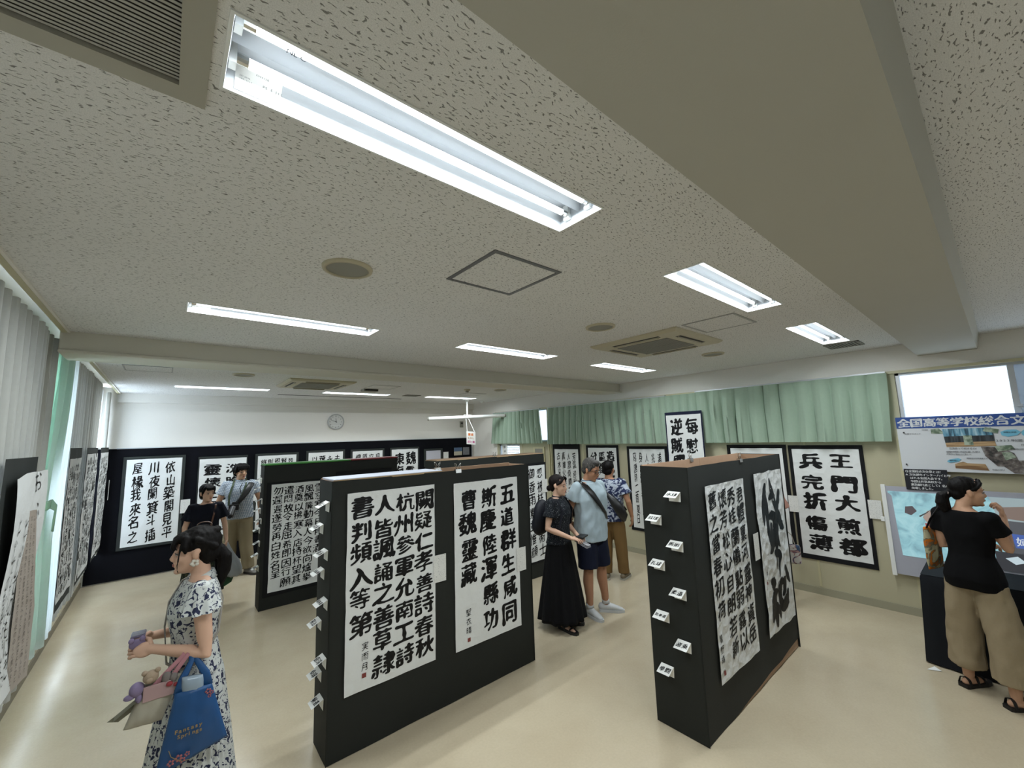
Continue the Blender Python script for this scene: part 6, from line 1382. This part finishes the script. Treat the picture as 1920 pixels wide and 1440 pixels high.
# ---- 7: person in pink behind the right partition ----
P = person('person in pink top and gray trousers half hidden behind the right partition', (5.80, 2.03), 20, 1.60, skin=SKINF, elb=[(-.2, .05, 1.08), (.195, .05, 1.08)], wri=[(-.12, .22, 1.02), (.12, .24, 1.05)], ank=[(-.09, 0, .085), (.12, -.08, .085)], knee=[(-.09, .01, .47), (.115, -.03, .47)], toe=[(-.2, 1), (.3, 1)])
cloth(P, 'pink_top', shirt(P, .80, 1.40, .04, .03, .7, .075, .02), mat('salmon_cotton', '#b3877a', .85, .2), .01, .014, 8)
trousers(P, mat('grey_sweat_cotton', '#8d8f98', .9, .2), r=(.105, .08, .065), z0=.075)
for i in (0, 1): shoe(P, i, mat('pink_shoe_%d' % i, '#b08d86', .6), WS)
face_children(P['t'], P['M'], P['k'])
hair(P['t'], P['M'], 1., lambda h: (h.ell((0, -.028, .046), (.085, .100, .089), nu=20, nv=14), h.ell((0, -.06, -.03), (.076, .055, .08))), HAIR, .008)
t = separate(P, 'handbag', 'small white bag with blue and red print beside the gray trousers behind the partition', 'bag', (.25, .1, .42))
q = MB(); q.box(.13, .1, .45, .34, .19, .68); wbuild(P, q, 'bag_body', pattern('bag_print', '#b7b3ad', '#3c5068', 12, .52, mid='#8a5a58', w_=.04), t, bevel=.02)
q = MB(); q.tube([(.17, .145, .67), (.19, .14, .80), (.22, .14, .84), (.26, .14, .80), (.29, .145, .67)], .006, 6); wbuild(P, q, 'handle', mat('bag_handle_cream', '#a9a294', .7), t)

# ---- 8: woman in black tee at right ----
P = person('woman in black T-shirt and wide beige trousers, hand at her mouth', (5.0, .28), -22, 1.645, skin=SKIN, hy=-48, hp=-3, vox=.008, headoff=(.025, .02, 0), elb=[(-.19, .03, 1.08), (.185, .08, 1.12)], wri=[(-.04, .19, 1.12), (.135, .20, 1.34)],
           hands=[((.9, .3, 0), (0, -.3, -.9), (0, .8, .3), .6), ((.0, -.15, 1), (-.75, -.3, 0), (-.5, .9, 0), 1.1)], ank=[(-.135, .0, .085), (.15, -.06, .085)], knee=[(-.120, .0, .47), (.135, -.03, .47)], toe=[(.15, 1), (.45, 1)])
face_children(P['t'], P['M'], P['k'])
P['prof'] = [(a, b_*.90, c*.95, d) for a, b_, c, d in TF]
cloth(P, 't_shirt', shirt(P, .80, 1.392, .020, .018, .50, .060, .014), mat('black_jersey', '#08080a', .85, .15), .009, .008, 8)
BT = mat('beige_linen', '#96876d', .9, .2, noise_s=60, noise_a=.06, bump=.2, bump_s=500)
trousers(P, BT, z1=.93, r=(.104, .106, .112), z0=.17, ease=.002, wr=.014)
for i in (0, 1): shoe(P, i, mat('black_slide_%d' % i, '#141312', .55), name='sandal', sandal=True)
def h8(h):
    h.ell((0, -.022, .040), (.080, .096, .085), nu=20, nv=14); h.ell((0, -.055, -.01), (.066, .052, .065)); h.ell((0, -.105, -.01), (.03, .03, .03))
    h.tube([(0, -.11, -.015), (0, -.15, -.045), (0, -.155, -.10), (.0, -.135, -.16), (0, -.125, -.19)], [.026, .042, .046, .03, .01], 12, rounded=True)
    for sg in (-1, 1): h.tube([(sg*.02, .06, .104), (sg*.05, .062, .08), (sg*.072, .035, .045), (sg*.076, .0, .02)], [.010, .013, .013, .010], 8, rounded=True)
hair(P['t'], P['M'], 1., h8, HAIR, .006)
q = MB(); q.tube([(.026*math.cos(a*PI/8), -.128+.01*math.sin(a*PI/8), -.025+.026*math.sin(a*PI/8)) for a in range(17)], .006, 6); q.xf(P['M']); q.build('hair_tie', mat('pale_hair_tie', '#8c8078', .6), P['t'], local=True)
t = separate(P, 'tote_bag', 'orange and yellow printed tote on the left shoulder of the woman in black', 'bag', (-.25, -.05, .9))
q = bagsh(-.235, [((.06, 1.22), (.10, .88)), ((-.09, 1.22), (-.11, .88))], .035, seed=11); wbuild(P, q, 'bag_body', pattern('orange_print', '#a8a184', '#b5651d', 11, .5, mid='#5b5f50', w_=.06), t, smooth=True)
q = MB(); q.tube([(-.235, .03, 1.2), (-.205, .02, 1.32), (-.165, .0, 1.415), (-.13, -.05, 1.40), (-.19, -.07, 1.30), (-.235, -.07, 1.2)], [(.004, .014)]*6, 6, flat=(1, 0, .5)); wbuild(P, q, 'handle', BLK, t)
q = MB(); q.tube([P['M0'] @ Vector((.03*math.cos(a*PI/8)*1.9, -.015+.055*math.sin(a*PI/8), -.10)) for a in range(17)], .0015, 5); place_local(P, q); q.build('necklace', mat('brown_cord', '#4a3424', .6), P['t'], local=True)
# the sheet floor mark lines and the round projector base are wear in the floor itself

# a thing made of one mesh needs no Empty above it
for o in [x for x in COL.objects if x.type == 'EMPTY' and x.parent is None and 'label' in x]:
    ch = [c for c in COL.objects if c.parent is o]
    if len(ch) == 1 and ch[0].type == 'MESH' and not any(c.parent is ch[0] for c in COL.objects):
        c = ch[0]; nm = o.name; c.parent = None; c.location = o.location; c.rotation_euler = o.rotation_euler
        for k_ in ('label', 'category', 'group'):
            if k_ in o: c[k_] = o[k_]
        bpy.data.objects.remove(o); c.name = nm
